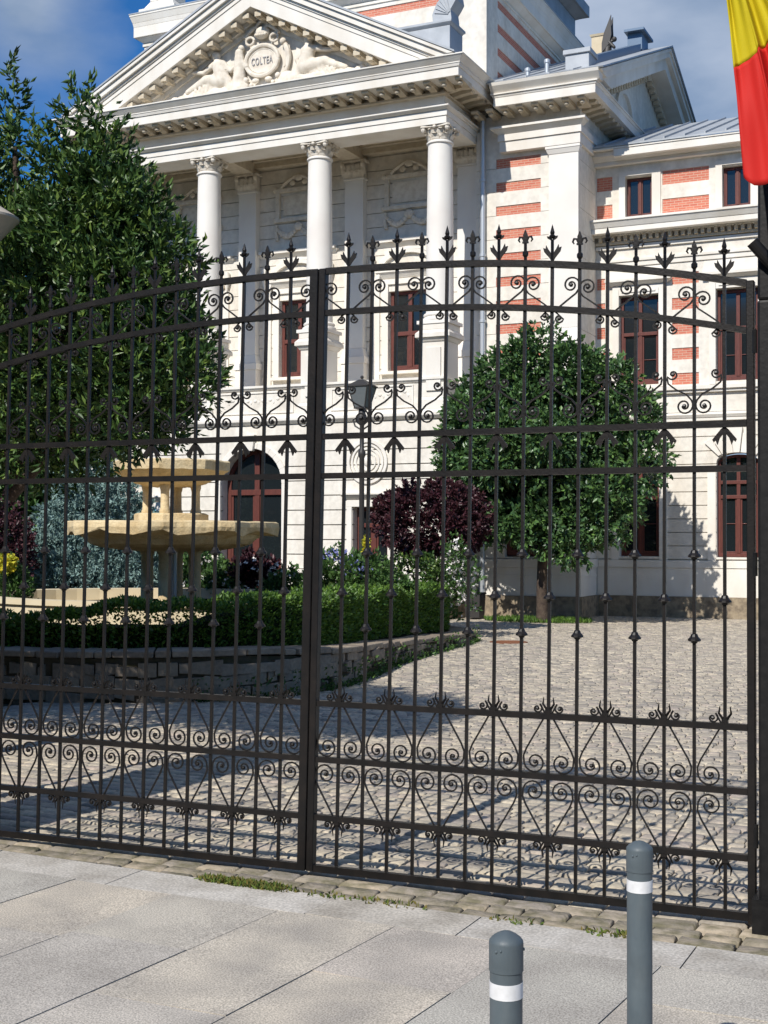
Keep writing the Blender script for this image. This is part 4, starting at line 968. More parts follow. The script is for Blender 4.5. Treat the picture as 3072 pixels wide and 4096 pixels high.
def stile(root, sh, s, w_, zb, zt, dy=.022, name='stile'):
    b = MB(); le = lean(s)
    b.add([(s-w_/2+le*zb-sh, -dy, zb), (s+w_/2+le*zb-sh, -dy, zb), (s+w_/2+le*zb-sh, dy, zb), (s-w_/2+le*zb-sh, dy, zb),
           (s-w_/2+le*zt-sh, -dy, zt), (s+w_/2+le*zt-sh, -dy, zt), (s+w_/2+le*zt-sh, dy, zt), (s-w_/2+le*zt-sh, dy, zt)],
          [(0, 3, 2, 1), (4, 5, 6, 7), (0, 1, 5, 4), (1, 2, 6, 5), (2, 3, 7, 6), (3, 0, 4, 7)])
    o = gobj(name, gmesh(b, name), root); bv = o.modifiers.new('bevel', 'BEVEL'); bv.width = .003; return o
def leaf(side):
    if side > 0:
        sh = 2.165; root = gthing('gate_leaf', 'dark wrought iron gate leaf on the right, arching down towards the flag post', 'gate', sh, 'leaves of the driveway gate')
        s0, s1 = .055, 2.125; bars = [(.176+.1322*k, k % 2 == 0) for k in range(15)]
        stile(root, sh, .040, .036, ZB-.014, z1(.04)+.012); stile(root, sh, 2.14, .034, ZB-.03, z1(2.14)+.012)
    else:
        sh = -2.03; root = gthing('gate_leaf', 'dark wrought iron gate leaf on the left, in front of the fountain', 'gate', sh, 'leaves of the driveway gate')
        s0, s1 = -2.03, -.015; bars = [(-.142-.1325*k, k % 2 == 0) for k in range(14)]
        stile(root, sh, -.004, .044, ZB-.014, z1(0)+.012, .026); stile(root, sh, -2.03, .034, ZB-.02, z1(2.03)+.012)
    for zf, n, hh in ((lambda s: ZB, 1, .017), (lambda s: ZE_, 1, .0138), (lambda s: ZD, 1, .0138), (lambda s: ZC, 1, .0138), (lambda s: Z_B, 1, .0138), (lambda s: Z_A, 1, .0138), (z2, 14, .0135), (z1, 14, .0145)):
        rail(root, sh, s0, s1, zf, hh, .0155, n)
    for s, sp in bars:
        picket(root, s, sp, sh)
        if not sp: continue
        for sg in (-1, 1):
            if (side > 0 and s+sg*.13 > 2.13): continue
            zz = z2(s+sg*.07); gobj('scroll', SH['I', sg], root, (s+lean(s)*zz-sh, 0, zz))
            gobj('scroll', SH['II', sg], root, (s+lean(s)*Z_A-sh, 0, Z_A))
            gobj('scroll', SH['IV', sg], root, (s+lean(s)*ZC-sh, 0, ZC)); gobj('scroll', SH['V', sg], root, (s+lean(s)*ZE_-sh, 0, ZE_))
        gobj('leaf_ornament', SH['chev'], root, (s+lean(s)*Z_A-sh, 0, Z_A)); gobj('prongs', SH['pu'], root, (s+lean(s)*ZC-sh, 0, ZC)); gobj('prongs', SH['pd'], root, (s+lean(s)*ZE_-sh, 0, ZE_))
    return root
lr = leaf(1); ll = leaf(-1)
b = MB(); b.box(-.03, .03, -.03, .0, -.06, 0)
# hinge posts
for s, lab, nm in ((-2.19, 'squat black steel post behind the left end of the gate', 2.16),):
    gp = gthing('gate_post', lab, 'post', s); b = MB(); b.box(-.11, .11, .018, .09, -.12, nm)
    o = gobj('shaft', gmesh(b, 'shaft'), gp, m='black'); b = MB(); b.box(-.12, .12, .012, .10, nm+.001, nm+.02); gobj('cap', gmesh(b, 'cap'), gp, m='black')
# masonry pier just outside the frame on the left: it throws the broad band of shade on the cobbles
tp = thing('gate_pier', 'pale plastered pier on the pavement left of the gate', 'pillar', (-5.47, 4.85, 0))
b = MB(); b.box(-5.78, -5.16, 4.55, 5.15, -.05, 3.45); b.box(-5.83, -5.11, 4.5, 5.2, -.05, .25); b.build('pier', M['plaster'], tp, (-5.47, 4.85, 0), bevel=.01)
b = MB(); b.fr(-5.78, -5.16, 4.55, 5.15, 3.452, 3.53, .02, .06, True); b.fr(-5.78, -5.16, 4.55, 5.15, 3.532, 3.68, .06, -.2, True); b.build('cap', M['stone'], tp, (-5.47, 4.85, 0), bevel=.008)
# black post carrying the flag
S0 = 2.303; fp = gthing('flag_post', 'tall black metal post beside the right gate leaf, carrying the flag', 'post', S0)
b = MB(); b.box(-.125, .125, -.09, .09, -.12, 2.62); b.prism([(-.125, 2.62), (.125, 2.62), (.115, 4.6), (-.115, 4.6)], -.08, .08)
o = gobj('shaft', gmesh(b, 'shaft'), fp, m='black'); bv = o.modifiers.new('bevel', 'BEVEL'); bv.width = .012; bv.segments = 2
b = MB(); b.box(-.15, .15, -.115, .115, -.12, .10); gobj('foot', gmesh(b, 'foot'), fp, m='black')
b = MB(); b.box(-.02, .0, -.096, -.0895, .2, 2.5); gobj('edge_strip', gmesh(b, 'edge_strip'), fp, m='black')
for z in (.35, 1.5, 2.45):
    b = MB(); b.tube([(-.140, -.05, z-.05), (-.140, -.05, z+.05)], .010, 8); gobj('hinge', gmesh(b, 'hinge'), fp, m='black')
b = MB()      # empty flag holder: short open tube pointing up to the left
n = 14; a0 = Vector((-.138, -.135, 2.858)); a1 = Vector((-.01, -.085, 2.70)); ax = (a1-a0).normalized(); u = ax.cross(Vector((0, 1, 0))).normalized(); v = ax.cross(u)
for k, (p, r_1, r_2) in enumerate(((0, .024, .024),)):
    ring = lambda c, r: [tuple(c+(u*math.cos(2*math.pi*i/n)+v*math.sin(2*math.pi*i/n))*r) for i in range(n)]
    vs = ring(a0, .026)+ring(a1, .026)+ring(a0, .020)+ring(a0+ax*.15, .020)
    fs = [(i, (i+1) % n, n+(i+1) % n, n+i) for i in range(n)]+[(i, 2*n+i, 2*n+(i+1) % n, (i+1) % n) for i in range(n)]+[(2*n+i, 3*n+i, 3*n+(i+1) % n, 2*n+(i+1) % n) for i in range(n)]+[tuple(3*n+i for i in range(n)), tuple(n+i for i in range(n))]
    b.add(vs, fs)
b.tube([tuple(a0+v*0+ax*.0), tuple(a0+ax*.004)], [.001, .001], 4)
gobj('flag_holder', gmesh(b, 'flag_holder'), fp, m='black')
b = MB(); b.tube([(-.05, -.085, 4.25), (-.30, -.36, 4.62)], .026, 12); gobj('flag_holder', gmesh(b, 'flag_holder'), fp, m='black')
# flag: staff, and the hanging cloth in three bands
FX, FY = -.86, 5.28
fl = thing('flag', 'blue, yellow and red flag hanging limp in front of the black post', 'flag', (-.92, 5.45, 4.25))
b = MB(); b.tube([(-.93, 5.68, 4.22), (-.98, 5.35, 4.60), (-1.05, 4.95, 5.06)], .014, 10); b.ball((-1.055, 4.93, 5.09), .03, 10); b.build('staff', M['bronze'], fl, (-.92, 5.45, 4.25), smooth=True)
def clothpoint(u, v):     # u across 0..1, v down 0..1
    z = 4.38-1.345*v; xl = -1.035+.035*v+.075*max(0, v-.3)**1.2; wd = .06+.12*v+.34*max(0, v-.4)
    fold = math.sin(u*11+v*1.6)*.7+math.sin(u*23+2.1-v*1.2)*.45+.16*math.sin(u*41-v*2)+.10*math.sin(u*67+v*9)+.08*math.sin(v*31+u*14)
    x = xl+wd*u+.22*wd*.3*math.sin(u*17+v*2)
    y = FY+.095*fold*(1-.35*v)*(.55+.45*u)+.05*u
    w_ = wd*u; z += 1.15*w_*(1-v**6)+v**6*(.055-1.25*min(w_, .085)+.35*max(0, w_-.085))
    if u < .04: x += .01
    return x, y, z
for nm, va, vb, mm in (('blue_band', 0, .40, 'blue'), ('yellow_band', .40, .715, 'yellow'), ('red_band', .715, 1.0, 'red')):
    nu, nv = 60, 26; V = []; F = []
    for j in range(nv+1):
        for i in range(nu+1): V.append(clothpoint(i/nu, va+(vb-va)*j/nv))
    for j in range(nv):
        for i in range(nu): q = j*(nu+1)+i; F.append((q, q+1, q+nu+2, q+nu+1))
    o = rawmesh(nm, V, F, M[mm], fl, (-.92, 5.45, 4.25)); o.data.polygons.foreach_set('use_smooth', [True]*len(F))
    sdm = o.modifiers.new('solid', 'SOLIDIFY'); sdm.thickness = .002

# ------------------------------------------------------------------ bollards
def bollard():
    t = thing('bollard', 'slate grey bollard with a white band, the nearer and left one of the two', 'bollard', (-.958, 2.65, -.022), 'bollards on the pavement')
    O = (-.958, 2.65, -.022); r = .0345
    b = MB(); b.lathe([(r, -.02), (r, .60), (r, .718)], O, 40); b.build('body', M['bollard'], t, O, smooth=True)
    b = MB(); b.lathe([(r+.0018, .7185), (r+.0018, .776), (r+.001, .781), (r-.004, .787), (r-.012, .793), (r-.022, .798), (.001, .801)], O, 40); b.build('cap', M['bollard'], t, O, smooth=True)
    b = MB(); b.lathe([(r+.0008, .664), (r+.0008, .696)], O, 40); b.build('reflective_band', M['band'], t, O, smooth=True)
    b = MB()
    for a in (15, 135, 255): b.ball((O[0]+(r+.002)*math.cos(R(a)), O[1]+(r+.002)*math.sin(R(a)), .742), .0035, 8)
    b.ball((O[0]+.001, O[1]-r-.0018, .745), .003, 8)
    b.build('rivets', M['bollard'], t, O)
    b = MB(); b.lathe([(.06, .0), (.06, .028), (r+.002, .032)], O, 30); b.build('base_plate', M['bollard'], t, O)
    return t
b1 = bollard(); b2 = b1.copy(); sc.collection.objects.link(b2); b2.location = (-.915, 3.60, -.022)
b2['label'] = 'slate grey bollard with a white band, the farther one standing right of the other'
for ch in list(b1.children):
    c = ch.copy(); sc.collection.objects.link(c); c.parent = b2

# ------------------------------------------------------------------ weeds along the kerb
V = []; F = []; P = []; D_ = []
def tuft(x, y, z, n, h, sp):
    for _ in range(n):
        a = rnd.random()*6.28; r = rnd.random()**.5*sp*1.15
        P.append((x+r*math.cos(a), y+r*math.sin(a)*.45, z)); D_.append((rnd.gauss(0, .6), rnd.gauss(0, .5), .35+rnd.random()))
for s, n, h in ((-.22, 260, .02), (-.10, 330, .02), (.02, 280, .02), (.10, 80, .02), (.45, 25, .02), (.62, 30, .02), (.75, 20, .02), (1.25, 30, .02), (1.65, 60, .02), (.30, 20, .02)):
    x, y, _ = gworld(s, 0); tuft(x, edge(x)+.0, -.004, n, h, .10)
x, y, _ = gworld(1.92, .12); tuft(x, y, -.09, 140, .05, .07)
Vl, Fl = leaf_arrays(P, D_, .026, .012); o = rawmesh('weeds', Vl, Fl, M['moss']); o['kind'] = 'stuff'; o['label'] = 'low green and rusty weeds in the joint along the pavement edge'

# ------------------------------------------------------------------ planting
def trunk(name, pts, rad, parent, origin, m='bark'):
    b = MB(); b.tube(pts, rad, 10); return b.build(name, M[m], parent, origin, smooth=True)
def foliage(name, blobs, nsh, nl, slen, ln, wd, m, parent, origin, up=.3, inner=.5, spread=.9, extra=None):
    P, Nn = blob_points(blobs, nsh, inner); Dn = Nn+np.array([0, 0, up])+nr.normal(size=P.shape)*.35
    Dn /= np.linalg.norm(Dn, axis=1)[:, None]
    PP, DD = shoots(P, Dn, nl, slen, ln, wd, spread)
    if extra is not None:
        e, ed = extra; q, qd = shoots(e, ed, nl*2, slen*1.9, ln, wd, spread*.8); PP = np.vstack([PP, q]); DD = np.vstack([DD, qd])
    Vv, Ff = leaf_arrays(PP, DD, ln, wd); return rawmesh(name, Vv, Ff, M[m], parent, origin)
# laurel tree on the left
LO = (-6.55, 7.5, 0); lt = thing('laurel_tree', 'tall dense glossy evergreen tree behind the left gate leaf', 'tree', LO)
lb = [(-6.5, 7.5, 3.15, 1.0, 1.0, .95), (-5.75, 7.35, 2.95, .70, .85, .72), (-5.15, 7.25, 2.72, .38, .5, .42), (-5.30, 7.3, 3.2, .36, .5, .36), (-5.62, 7.3, 3.62, .36, .5, .36),
      (-5.80, 7.3, 4.0, .17, .3, .36), (-5.77, 7.3, 4.48, .05, .1, .34), (-5.98, 7.3, 4.28, .04, .1, .26), (-5.50, 7.3, 4.05, .08, .15, .28), (-5.36, 7.3, 3.75, .08, .15, .2), (-6.66, 7.4, 4.15, .18, .3, .45), (-6.50, 7.4, 4.72, .05, .1, .34), (-6.32, 7.4, 4.35, .05, .1, .22), (-7.3, 7.8, 3.4, 1.1, 1.0, 1.1),
      (-5.50, 7.3, 3.95, .22, .3, .22), (-5.30, 7.3, 3.72, .22, .3, .22), (-5.58, 7.3, 4.32, .09, .15, .22), (-5.05, 7.3, 3.45, .20, .3, .2), (-4.98, 7.2, 3.05, .16, .3, .14), (-4.83, 7.2, 2.62, .2, .3, .16), (-5.2, 7.2, 2.38, .35, .4, .16), (-5.8, 7.3, 2.32, .5, .5, .18), (-6.3, 7.4, 2.25, .4, .5, .2), (-7.9, 7.5, 3.0, 1.3, 1.1, 1.5), (-9.0, 7.6, 3.0, 1.2, 1.1, 1.4), (-6.9, 8.3, 3.0, 1.2, .5, 1.0)]
foliage('crown', lb, 17000, 9, .15, .064, .025, 'laurel', lt, LO, .75, .40, .8)
trunk('trunk', [(-7.05, 7.6, -.1), (-7.0, 7.6, 1.2), (-6.7, 7.5, 2.3), (-6.4, 7.45, 3.4), (-6.4, 7.4, 4.4)], [.10, .085, .07, .045, .015], lt, LO)
for k, (x, y, z) in enumerate(((-5.2, 7.25, 2.8), (-5.5, 7.3, 3.8), (-7.2, 7.8, 3.4), (-5.75, 7.3, 4.5), (-5.7, 7.3, 2.5))):
    trunk('branch', [(-6.5, 7.5, 1.9+.12*k), ((-6.5+x)/2, 7.4, (2.0+z)/2), (x, y, z)], [.045, .03, .008], lt, LO)
# round-headed tree in front of the pavilion
RO = (-8.15, 24.6, 0); rt = thing('young_tree', 'round leafy green tree in front of the brick-banded pavilion', 'tree', RO)
rb = rblobs((-8.0, 24.4, 3.35), (1.95, 1.05, 1.85), 44, .42, .7, 21)+[(-8.0, 24.6, 3.3, 1.25, .7, 1.2), (-7.35, 24.2, 4.75, .5, .45, .5), (-8.45, 24.3, 4.95, .5, .45, .45), (-9.5, 24.3, 3.5, .6, .45, .6), (-9.15, 24.3, 4.35, .55, .45, .5), (-6.85, 24.3, 4.45, .55, .45, .5), (-7.9, 24.2, 1.75, .7, .4, .3), (-6.7, 24.1, 2.0, .45, .4, .35), (-9.2, 24.2, 2.0, .5, .4, .3), (-7.4, 24.1, 1.45, .35, .3, .2), (-8.05, 24.2, 5.2, .35, .35, .42), (-9.55, 24.3, 2.65, .5, .4, .35), (-7.2, 24.1, 1.85, .42, .4, .26), (-8.7, 24.2, 1.85, .45, .4, .28), (-6.35, 24.2, 3.9, .5, .45, .45), (-6.15, 24.2, 3.0, .5, .45, .45), (-9.8, 24.3, 3.0, .35, .3, .3), (-6.7, 24.2, 4.5, .35, .3, .35), (-6.6, 24.1, 2.4, .4, .4, .3)]
foliage('crown', rb, 8200, 8, .26, .115, .07, 'maple', rt, RO, .1, .38, .9)
trunk('trunk', [(-8.15, 24.6, -.02), (-8.17, 24.6, .7), (-8.13, 24.55, 1.5), (-8.08, 24.4, 2.6), (-8.0, 24.3, 4.2)], [.13, .10, .095, .075, .02], rt, RO)
for x, y, z in ((-9.1, 24.3, 3.3), (-7.2, 24.3, 3.6), (-8.6, 24.4, 4.6), (-7.0, 24.3, 2.6), (-9.2, 24.3, 2.5)):
    trunk('branch', [(-8.12, 24.55, 1.5), ((x-8.1)/2, 24.4, (z+1.7)/2), (x, y, z)], [.055, .035, .01], rt, RO)
gx, gd = [], []
for _ in range(2600):
    a = rnd.random()*6.28; r = rnd.random()**.5; gx.append((-8.35+1.1*r*math.cos(a), 24.9+.55*r*math.sin(a), 0)); gd.append((rnd.gauss(0, .4), rnd.gauss(0, .4), 1))
Vl, Fl = leaf_arrays(gx, gd, .10, .02); o = rawmesh('grass', Vl, Fl, M['box']); o['kind'] = 'stuff'; o['label'] = 'patch of bright grass round the foot of the young tree'
# purple-leaved ball tree
UO = (-8.95, 21.0, .3); ut = thing('purple_tree', 'round clipped tree with dark purple leaves left of the young green tree', 'tree', UO)
foliage('crown', rblobs((-9.0, 21.0, 1.95), (.62, .6, .36), 18, .38, .9, 3)+[(-9.0, 21, 1.95, 1.0, .85, .64)], 3600, 9, .12, .07, .045, 'purple', ut, UO, .1, .6, 1.0)
trunk('trunk', [(-8.95, 21.0, .0), (-8.93, 21.0, .8), (-8.95, 21.0, 1.7)], [.09, .07, .05], ut, UO)
# dark shrub under it and pale-flowered bush by the corner
SO = (-9.0, 20.6, .3); sh_ = thing('evergreen_shrub', 'low dark evergreen shrub under the purple tree', 'shrub', SO)
foliage('foliage', [(-9.0, 20.3, .85, .75, .4, .5), (-8.5, 20.2, .75, .4, .35, .45)], 700, 9, .10, .06, .04, 'laurel', sh_, SO, .2, .5)
SO = (-8.1, 20.1, .3); sh_ = thing('flowering_bush', 'thin bush with small white flowers right of the purple tree', 'bush', SO)
P_, N_ = blob_points([(-7.95, 19.9, .85, .28, .25, .55), (-8.05, 19.9, 1.3, .2, .2, .35)], 160, .1)
foliage('foliage', [(-7.95, 19.9, .85, .28, .25, .55), (-8.05, 19.9, 1.3, .2, .2, .35)], 170, 8, .12, .06, .035, 'shrub', sh_, SO, .4, .1)
Vl, Fl = leaf_arrays(np.repeat(P_, 3, 0), nr.normal(size=(len(P_)*3, 3)), .045, .04); rawmesh('flowers', Vl, Fl, M['whitef'], sh_, SO)
# blue spruce left of the fountain
KO = (-17.3, 22.6, .2); kt = thing('blue_spruce', 'silvery blue spruce behind the fountain', 'conifer', KO)
kb = []
for k in range(9):
    z = .7+.36*k; r = 1.85*(1-k/10.5); nb = max(5, int(11-k))
    for j in range(nb): a = 6.28*j/nb+k*.7; kb.append((-17.3+r*.62*math.cos(a), 22.6+r*.62*math.sin(a), z+.08*math.sin(j*3), r*.46, r*.46, .20))
foliage('foliage', kb, 6500, 11, .18, .095, .034, 'spruce', kt, KO, .0, .3, .6)
trunk('trunk', [(-17.3, 22.6, .1), (-17.3, 22.6, 3.8)], [.12, .03], kt, KO)
# reddish shrub, yellow flowering shrub and far trees on the left
SO = (-18.0, 20.0, .2); q = thing('red_leaved_shrub', 'dark red-leaved shrub at the far left behind the gate', 'shrub', SO)
foliage('foliage', rblobs((-18.0, 20, 1.5), (.7, .5, .8), 10, .5, 1, 9)+[(-19.4, 20.5, 2.0, 1, .8, 1.2)], 1500, 8, .14, .08, .05, 'purple', q, SO, .3, .4)
SO = (-13.6, 15.6, .3); q = thing('yellow_flowering_shrub', 'green shrub topped with yellow flowers at the left end of the pool', 'shrub', SO)
foliage('foliage', [(-13.75, 15.6, .85, .42, .35, .45), (-13.45, 15.6, .75, .3, .3, .35)], 420, 9, .12, .07, .035, 'shrub', q, SO, .6, .3)
P_, N_ = blob_points([(-13.4, 15.4, 1.25, .17, .15, .17)], 120, .2)
Vl, Fl = leaf_arrays(np.repeat(P_, 3, 0), nr.normal(size=(len(P_)*3, 3)), .06, .05); rawmesh('flowers', Vl, Fl, M['yellowf'], q, SO)
bigT = [(-23, 27, 4.0, 2.2), (-20.6, 25, 2.6, 1.3), (-27, 30, 4.5, 2.6)]
labs = ['dark broad tree beyond the left end of the building', 'dark bushy tree beside the blue spruce', 'farthest dark tree at the left edge of the grounds']
for (x, y, z, r), lab in zip(bigT, labs):
    q = thing('broad_tree', lab, 'tree', (x, y, 0))
    foliage('crown', rblobs((x, y, z), (r*.7, r*.7, r*.8), 14, r*.5, .9, int(-x)), 1300, 8, .4, .25, .16, 'maple', q, (x, y, 0), .1, .4)
    trunk('trunk', [(x, y, 0), (x, y, z*.6), (x, y, z)], [.22, .18, .08], q, (x, y, 0))
# flowering shrub in front of the door, mixed border right of the fountain
SO = (-8.9, 17.6, .3); q = thing('blue_flowering_shrub', 'leafy shrub with blue flowers and one yellow spike between hedge and door', 'shrub', SO)
sb = [(-8.95, 17.6, 1.0, .42, .35, .42), (-8.5, 17.5, .95, .42, .35, .42), (-9.25, 17.7, .8, .35, .3, .35), (-8.15, 17.5, .80, .3, .3, .3)]
foliage('foliage', sb, 900, 9, .12, .075, .04, 'shrub', q, SO, .3, .4)
P_, N_ = blob_points([(-8.95, 17.35, 1.35, .3, .2, .12), (-8.55, 17.3, 1.2, .3, .1, .15)], 60, .2)
Vl, Fl = leaf_arrays(np.repeat(P_, 4, 0), nr.normal(size=(len(P_)*4, 3)), .045, .03); rawmesh('flowers', Vl, Fl, M['bluef'], q, SO)
P_, N_ = blob_points([(-8.42, 17.3, 1.50, .05, .05, .17)], 60, .1)
Vl, Fl = leaf_arrays(np.repeat(P_, 4, 0), nr.normal(size=(len(P_)*4, 3))+[0, 0, .6], .05, .025); rawmesh('flower_spike', Vl, Fl, M['yellowf'], q, SO)
for lab, c, mm, sc3 in (('green bush under the right rim of the fountain bowl', (-12.0, 19.0, .85), 'shrub', .42), ('reddish bush in the border right of the fountain', (-11.35, 19.1, .95), 'purple', .38), ('light green bush nearest the gate post in the border', (-10.75, 19.0, .85), 'shrub', .45), ('dull green bush behind the border', (-12.7, 19.6, .95), 'maple', .5)):
    q = thing('border_bush', lab, 'bush', (c[0], c[1], .3))
    foliage('foliage', rblobs(c, (sc3*.8, sc3*.6, sc3*.7), 6, sc3*.6, 1, int(-c[0]*10)), 420, 8, .12, .08, .045, mm, q, (c[0], c[1], .3), .4, .3)
    P_, N_ = blob_points([(c[0], c[1]-.1, c[2]+.05, sc3, sc3*.7, sc3*.7)], 22, .7)
    Vl, Fl = leaf_arrays(np.repeat(P_, 4, 0), nr.normal(size=(len(P_)*4, 3)), .05, .045); rawmesh('flowers', Vl, Fl, M['whitef'], q, (c[0], c[1], .3))

# ------------------------------------------------------------------ raised bed: soil, wall, hedge
b = MB(); b.prism([(x, y) for x, y in BED], -.1, .10, 'z'); struct(b.build('bed_soil', M['soil']))
def smoothpath(P, k=6):
    out = []
    for i in range(len(P)-1):
        p0, p1, p2, p3 = P[max(i-1, 0)], P[i], P[i+1], P[min(i+2, len(P)-1)]
        for j in range(k):
            t = j/k; out.append(tuple(.5*((2*p1[c])+(-p0[c]+p2[c])*t+(2*p0[c]-5*p1[c]+4*p2[c]-p3[c])*t*t+(-p0[c]+3*p1[c]-3*p2[c]+p3[c])*t**3) for c in (0, 1)))
    return out+[P[-1]]
PATH = smoothpath(BED[:12], 7)
def inset(path, d):
    o = []
    for i, p in enumerate(path):
        a, c = path[max(i-1, 0)], path[min(i+1, len(path)-1)]; tx, ty = c[0]-a[0], c[1]-a[1]; l = math.hypot(tx, ty); o.append((p[0]-ty/l*d, p[1]+tx/l*d))
    return o
rw_ = thing('retaining_wall', 'low curved sandstone wall holding up the hedge bed', 'wall', (-6.5, 12.7, 0))
def ribbon(b, p0, p1, za, zb, jit=0):
    n = len(p0); o = len(b.v); V = []
    for i in range(n):
        t = i/(n-1); z_t = zb(t) if callable(zb) else zb; j = lambda: (rnd.random()-.5)*jit
        V += [(p0[i][0]+j(), p0[i][1]+j(), za), (p0[i][0]+j(), p0[i][1]+j(), z_t+j()), (p1[i][0], p1[i][1], z_t+j()), (p1[i][0], p1[i][1], za)]
    F = [(i*4+k, (i+1)*4+k, (i+1)*4+(k+1) % 4, i*4+(k+1) % 4) for i in range(n-1) for k in range(4)]+[(0, 1, 2, 3), (n*4-1, n*4-2, n*4-3, n*4-4)]
    b.add(V, F)
ht = lambda t: .46 if t < .36 else max(.12, .46-.34*(t-.36)/.42)
wcore = []
b = MB(); ribbon(b, inset(PATH, .05), inset(PATH, .36), -.15, lambda t: ht(t)-.03, .01); b.build('wall_core', M['joint'], rw_, (-6.5, 12.7, 0))
LW = [0]
for i in range(len(PATH)-1): LW.append(LW[-1]+math.dist(PATH[i], PATH[i+1]))
def pat(path, q):
    i = min(max(int(np.searchsorted(LW, q))-1, 0), len(PATH)-2); t = (q-LW[i])/(LW[i+1]-LW[i]); return [path[i][c]*(1-t)+path[i+1][c]*t for c in (0, 1)], (i+t)/len(PATH)
b = MB(); bc = MB(); INN = inset(PATH, .30); OUT2 = inset(PATH, -.03); INN2 = inset(PATH, .40)
for lv in range(5):
    q = 5.0+rnd.random()*.2
    while q < LW[-1]-1.2:
        l = .10+.34*rnd.random()**1.5; zj = (rnd.random()-.5)*.05 if lv < 4 else 0; jit = lambda a: (rnd.random()-.5)*a
        (a_, ta), (c_2, tc_) = pat(PATH, q+.008), pat(PATH, q+l-.008); (a2, _), (c2, _) = pat(INN, q+.008), pat(INN, q+l-.008)
        h = ht(ta); z0, z1_ = -.12+lv*.125+zj, -.12+(lv+1)*.125-.004+zj
        if z0 < h-.05 and lv < 4:
            z1_ = min(z1_, h-.02); k1, k2 = jit(.07), jit(.07)
            P4 = [(a_[0]+k1, a_[1]+k1), (c_2[0]+k2, c_2[1]+k2), c2, a2]
            b.add([(*p, z0+jit(.05)) for p in P4]+[(*p, z1_+jit(.05)) for p in P4], [(0, 3, 2, 1), (4, 5, 6, 7), (0, 1, 5, 4), (1, 2, 6, 5), (2, 3, 7, 6), (3, 0, 4, 7)])
        if lv == 4:
            l2 = l*1.6; (a_, _), (c_2, _) = pat(OUT2, q+.006), pat(OUT2, q+l2-.006); (a2, _), (c2, _) = pat(INN2, q+.006), pat(INN2, q+l2-.006); l = l2
            k1 = jit(.03); P4 = [(a_[0]+k1, a_[1]+k1), (c_2[0]+k1, c_2[1]+k1), c2, a2]; hh = ht(tc_)
            bc.add([(*p, (h if w_ in (0, 3) else hh)-.02+jit(.008)) for w_, p in enumerate(P4)]+[(*p, (h if w_ in (0, 3) else hh)+.045+jit(.016)) for w_, p in enumerate(P4)], [(0, 3, 2, 1), (4, 5, 6, 7), (0, 1, 5, 4), (1, 2, 6, 5), (2, 3, 7, 6), (3, 0, 4, 7)])
        q += l
b.build('rubble_stones', M['bedwall'], rw_, (-6.5, 12.7, 0), bevel=.012); bc.build('coping', M['bedwall'], rw_, (-6.5, 12.7, 0), bevel=.012)
hd = thing('box_hedge', 'clipped green hedge following the curved sandstone wall', 'hedge', (-6.9, 12.7, .4))
HP = inset(PATH, .42); HP2 = inset(PATH, 1.10); ncut = len(HP)-9
HP, HP2 = HP[4:ncut], HP2[4:ncut]
htop = lambda t: .78+.19*min(1, max(0, (t-.30)/.15))-.10*max(0, (t-.5)/.5)
b = MB(); ribbon(b, inset(HP, .07), inset(HP2, -.07), .05, lambda t: htop(t)-.08, .03); b.build('dark_core', mat('hedge_core_shade', (.012, .02, .008), .9, .1), hd, (-6.9, 12.7, .4))  # solid near-black core standing in for the shade between the leaves
P = []; D_ = []
n = len(HP); L_ = [0]
for i in range(n-1): L_.append(L_[-1]+math.dist(HP[i], HP[i+1]))
N_lf = 40000
for _ in range(N_lf):
    q = rnd.random()*L_[-1]; i = max(k for k in range(n-1) if L_[k] <= q) if 0 else int(np.searchsorted(L_, q)-1); i = min(max(i, 0), n-2)
    t = (q-L_[i])/(L_[i+1]-L_[i]+1e-9); pa = [HP[i][c]*(1-t)+HP[i+1][c]*t for c in (0, 1)]; pb = [HP2[i][c]*(1-t)+HP2[i+1][c]*t for c in (0, 1)]
    zt = htop(q/L_[-1])+.035*math.sin(q*3.1)+.03*math.sin(q*7.7+1)
    ox, oy = pa[0]-pb[0], pa[1]-pb[1]; l = math.hypot(ox, oy); ox /= l; oy /= l
    u = rnd.random()
    if u < .55: z0h = ht(.15+.6*q/L_[-1])+.02; z = z0h+(zt-z0h)*rnd.random(); dpt = rnd.random()*.10; P.append((pa[0]-ox*dpt, pa[1]-oy*dpt, z)); D_.append((ox+rnd.gauss(0, .6), oy+rnd.gauss(0, .6), .5+rnd.gauss(0, .5)))
    else: w2 = rnd.random(); P.append((pa[0]*(1-w2)+pb[0]*w2, pa[1]*(1-w2)+pb[1]*w2, zt-rnd.random()*.09)); D_.append((rnd.gauss(0, .6), rnd.gauss(0, .6), 1))
Vl, Fl = leaf_arrays(P, D_, .052, .030); rawmesh('leaves', Vl, Fl, M['box'], hd, (-6.9, 12.7, .4))
# fallen plants at the foot of the wall
P = []; D_ = []
for _ in range(1500):
    i = int(24+rnd.random()*40); i = min(i, len(PATH)-2); t = rnd.random(); x = PATH[i][0]*(1-t)+PATH[i+1][0]*t; y = PATH[i][1]*(1-t)+PATH[i+1][1]*t
    P.append((x+.02+abs(rnd.gauss(0, .04)), y-.02, rnd.random()**2*.25*(1 if rnd.random() < .5 else .2))); D_.append((.6+rnd.gauss(0, .5), -.3+rnd.gauss(0, .5), .5))
Vl, Fl = leaf_arrays(P, D_, .05, .03); o = rawmesh('ground_cover', Vl, Fl, M['shrub']); o['kind'] = 'stuff'; o['label'] = 'small creeping plants along the foot of the sandstone wall'

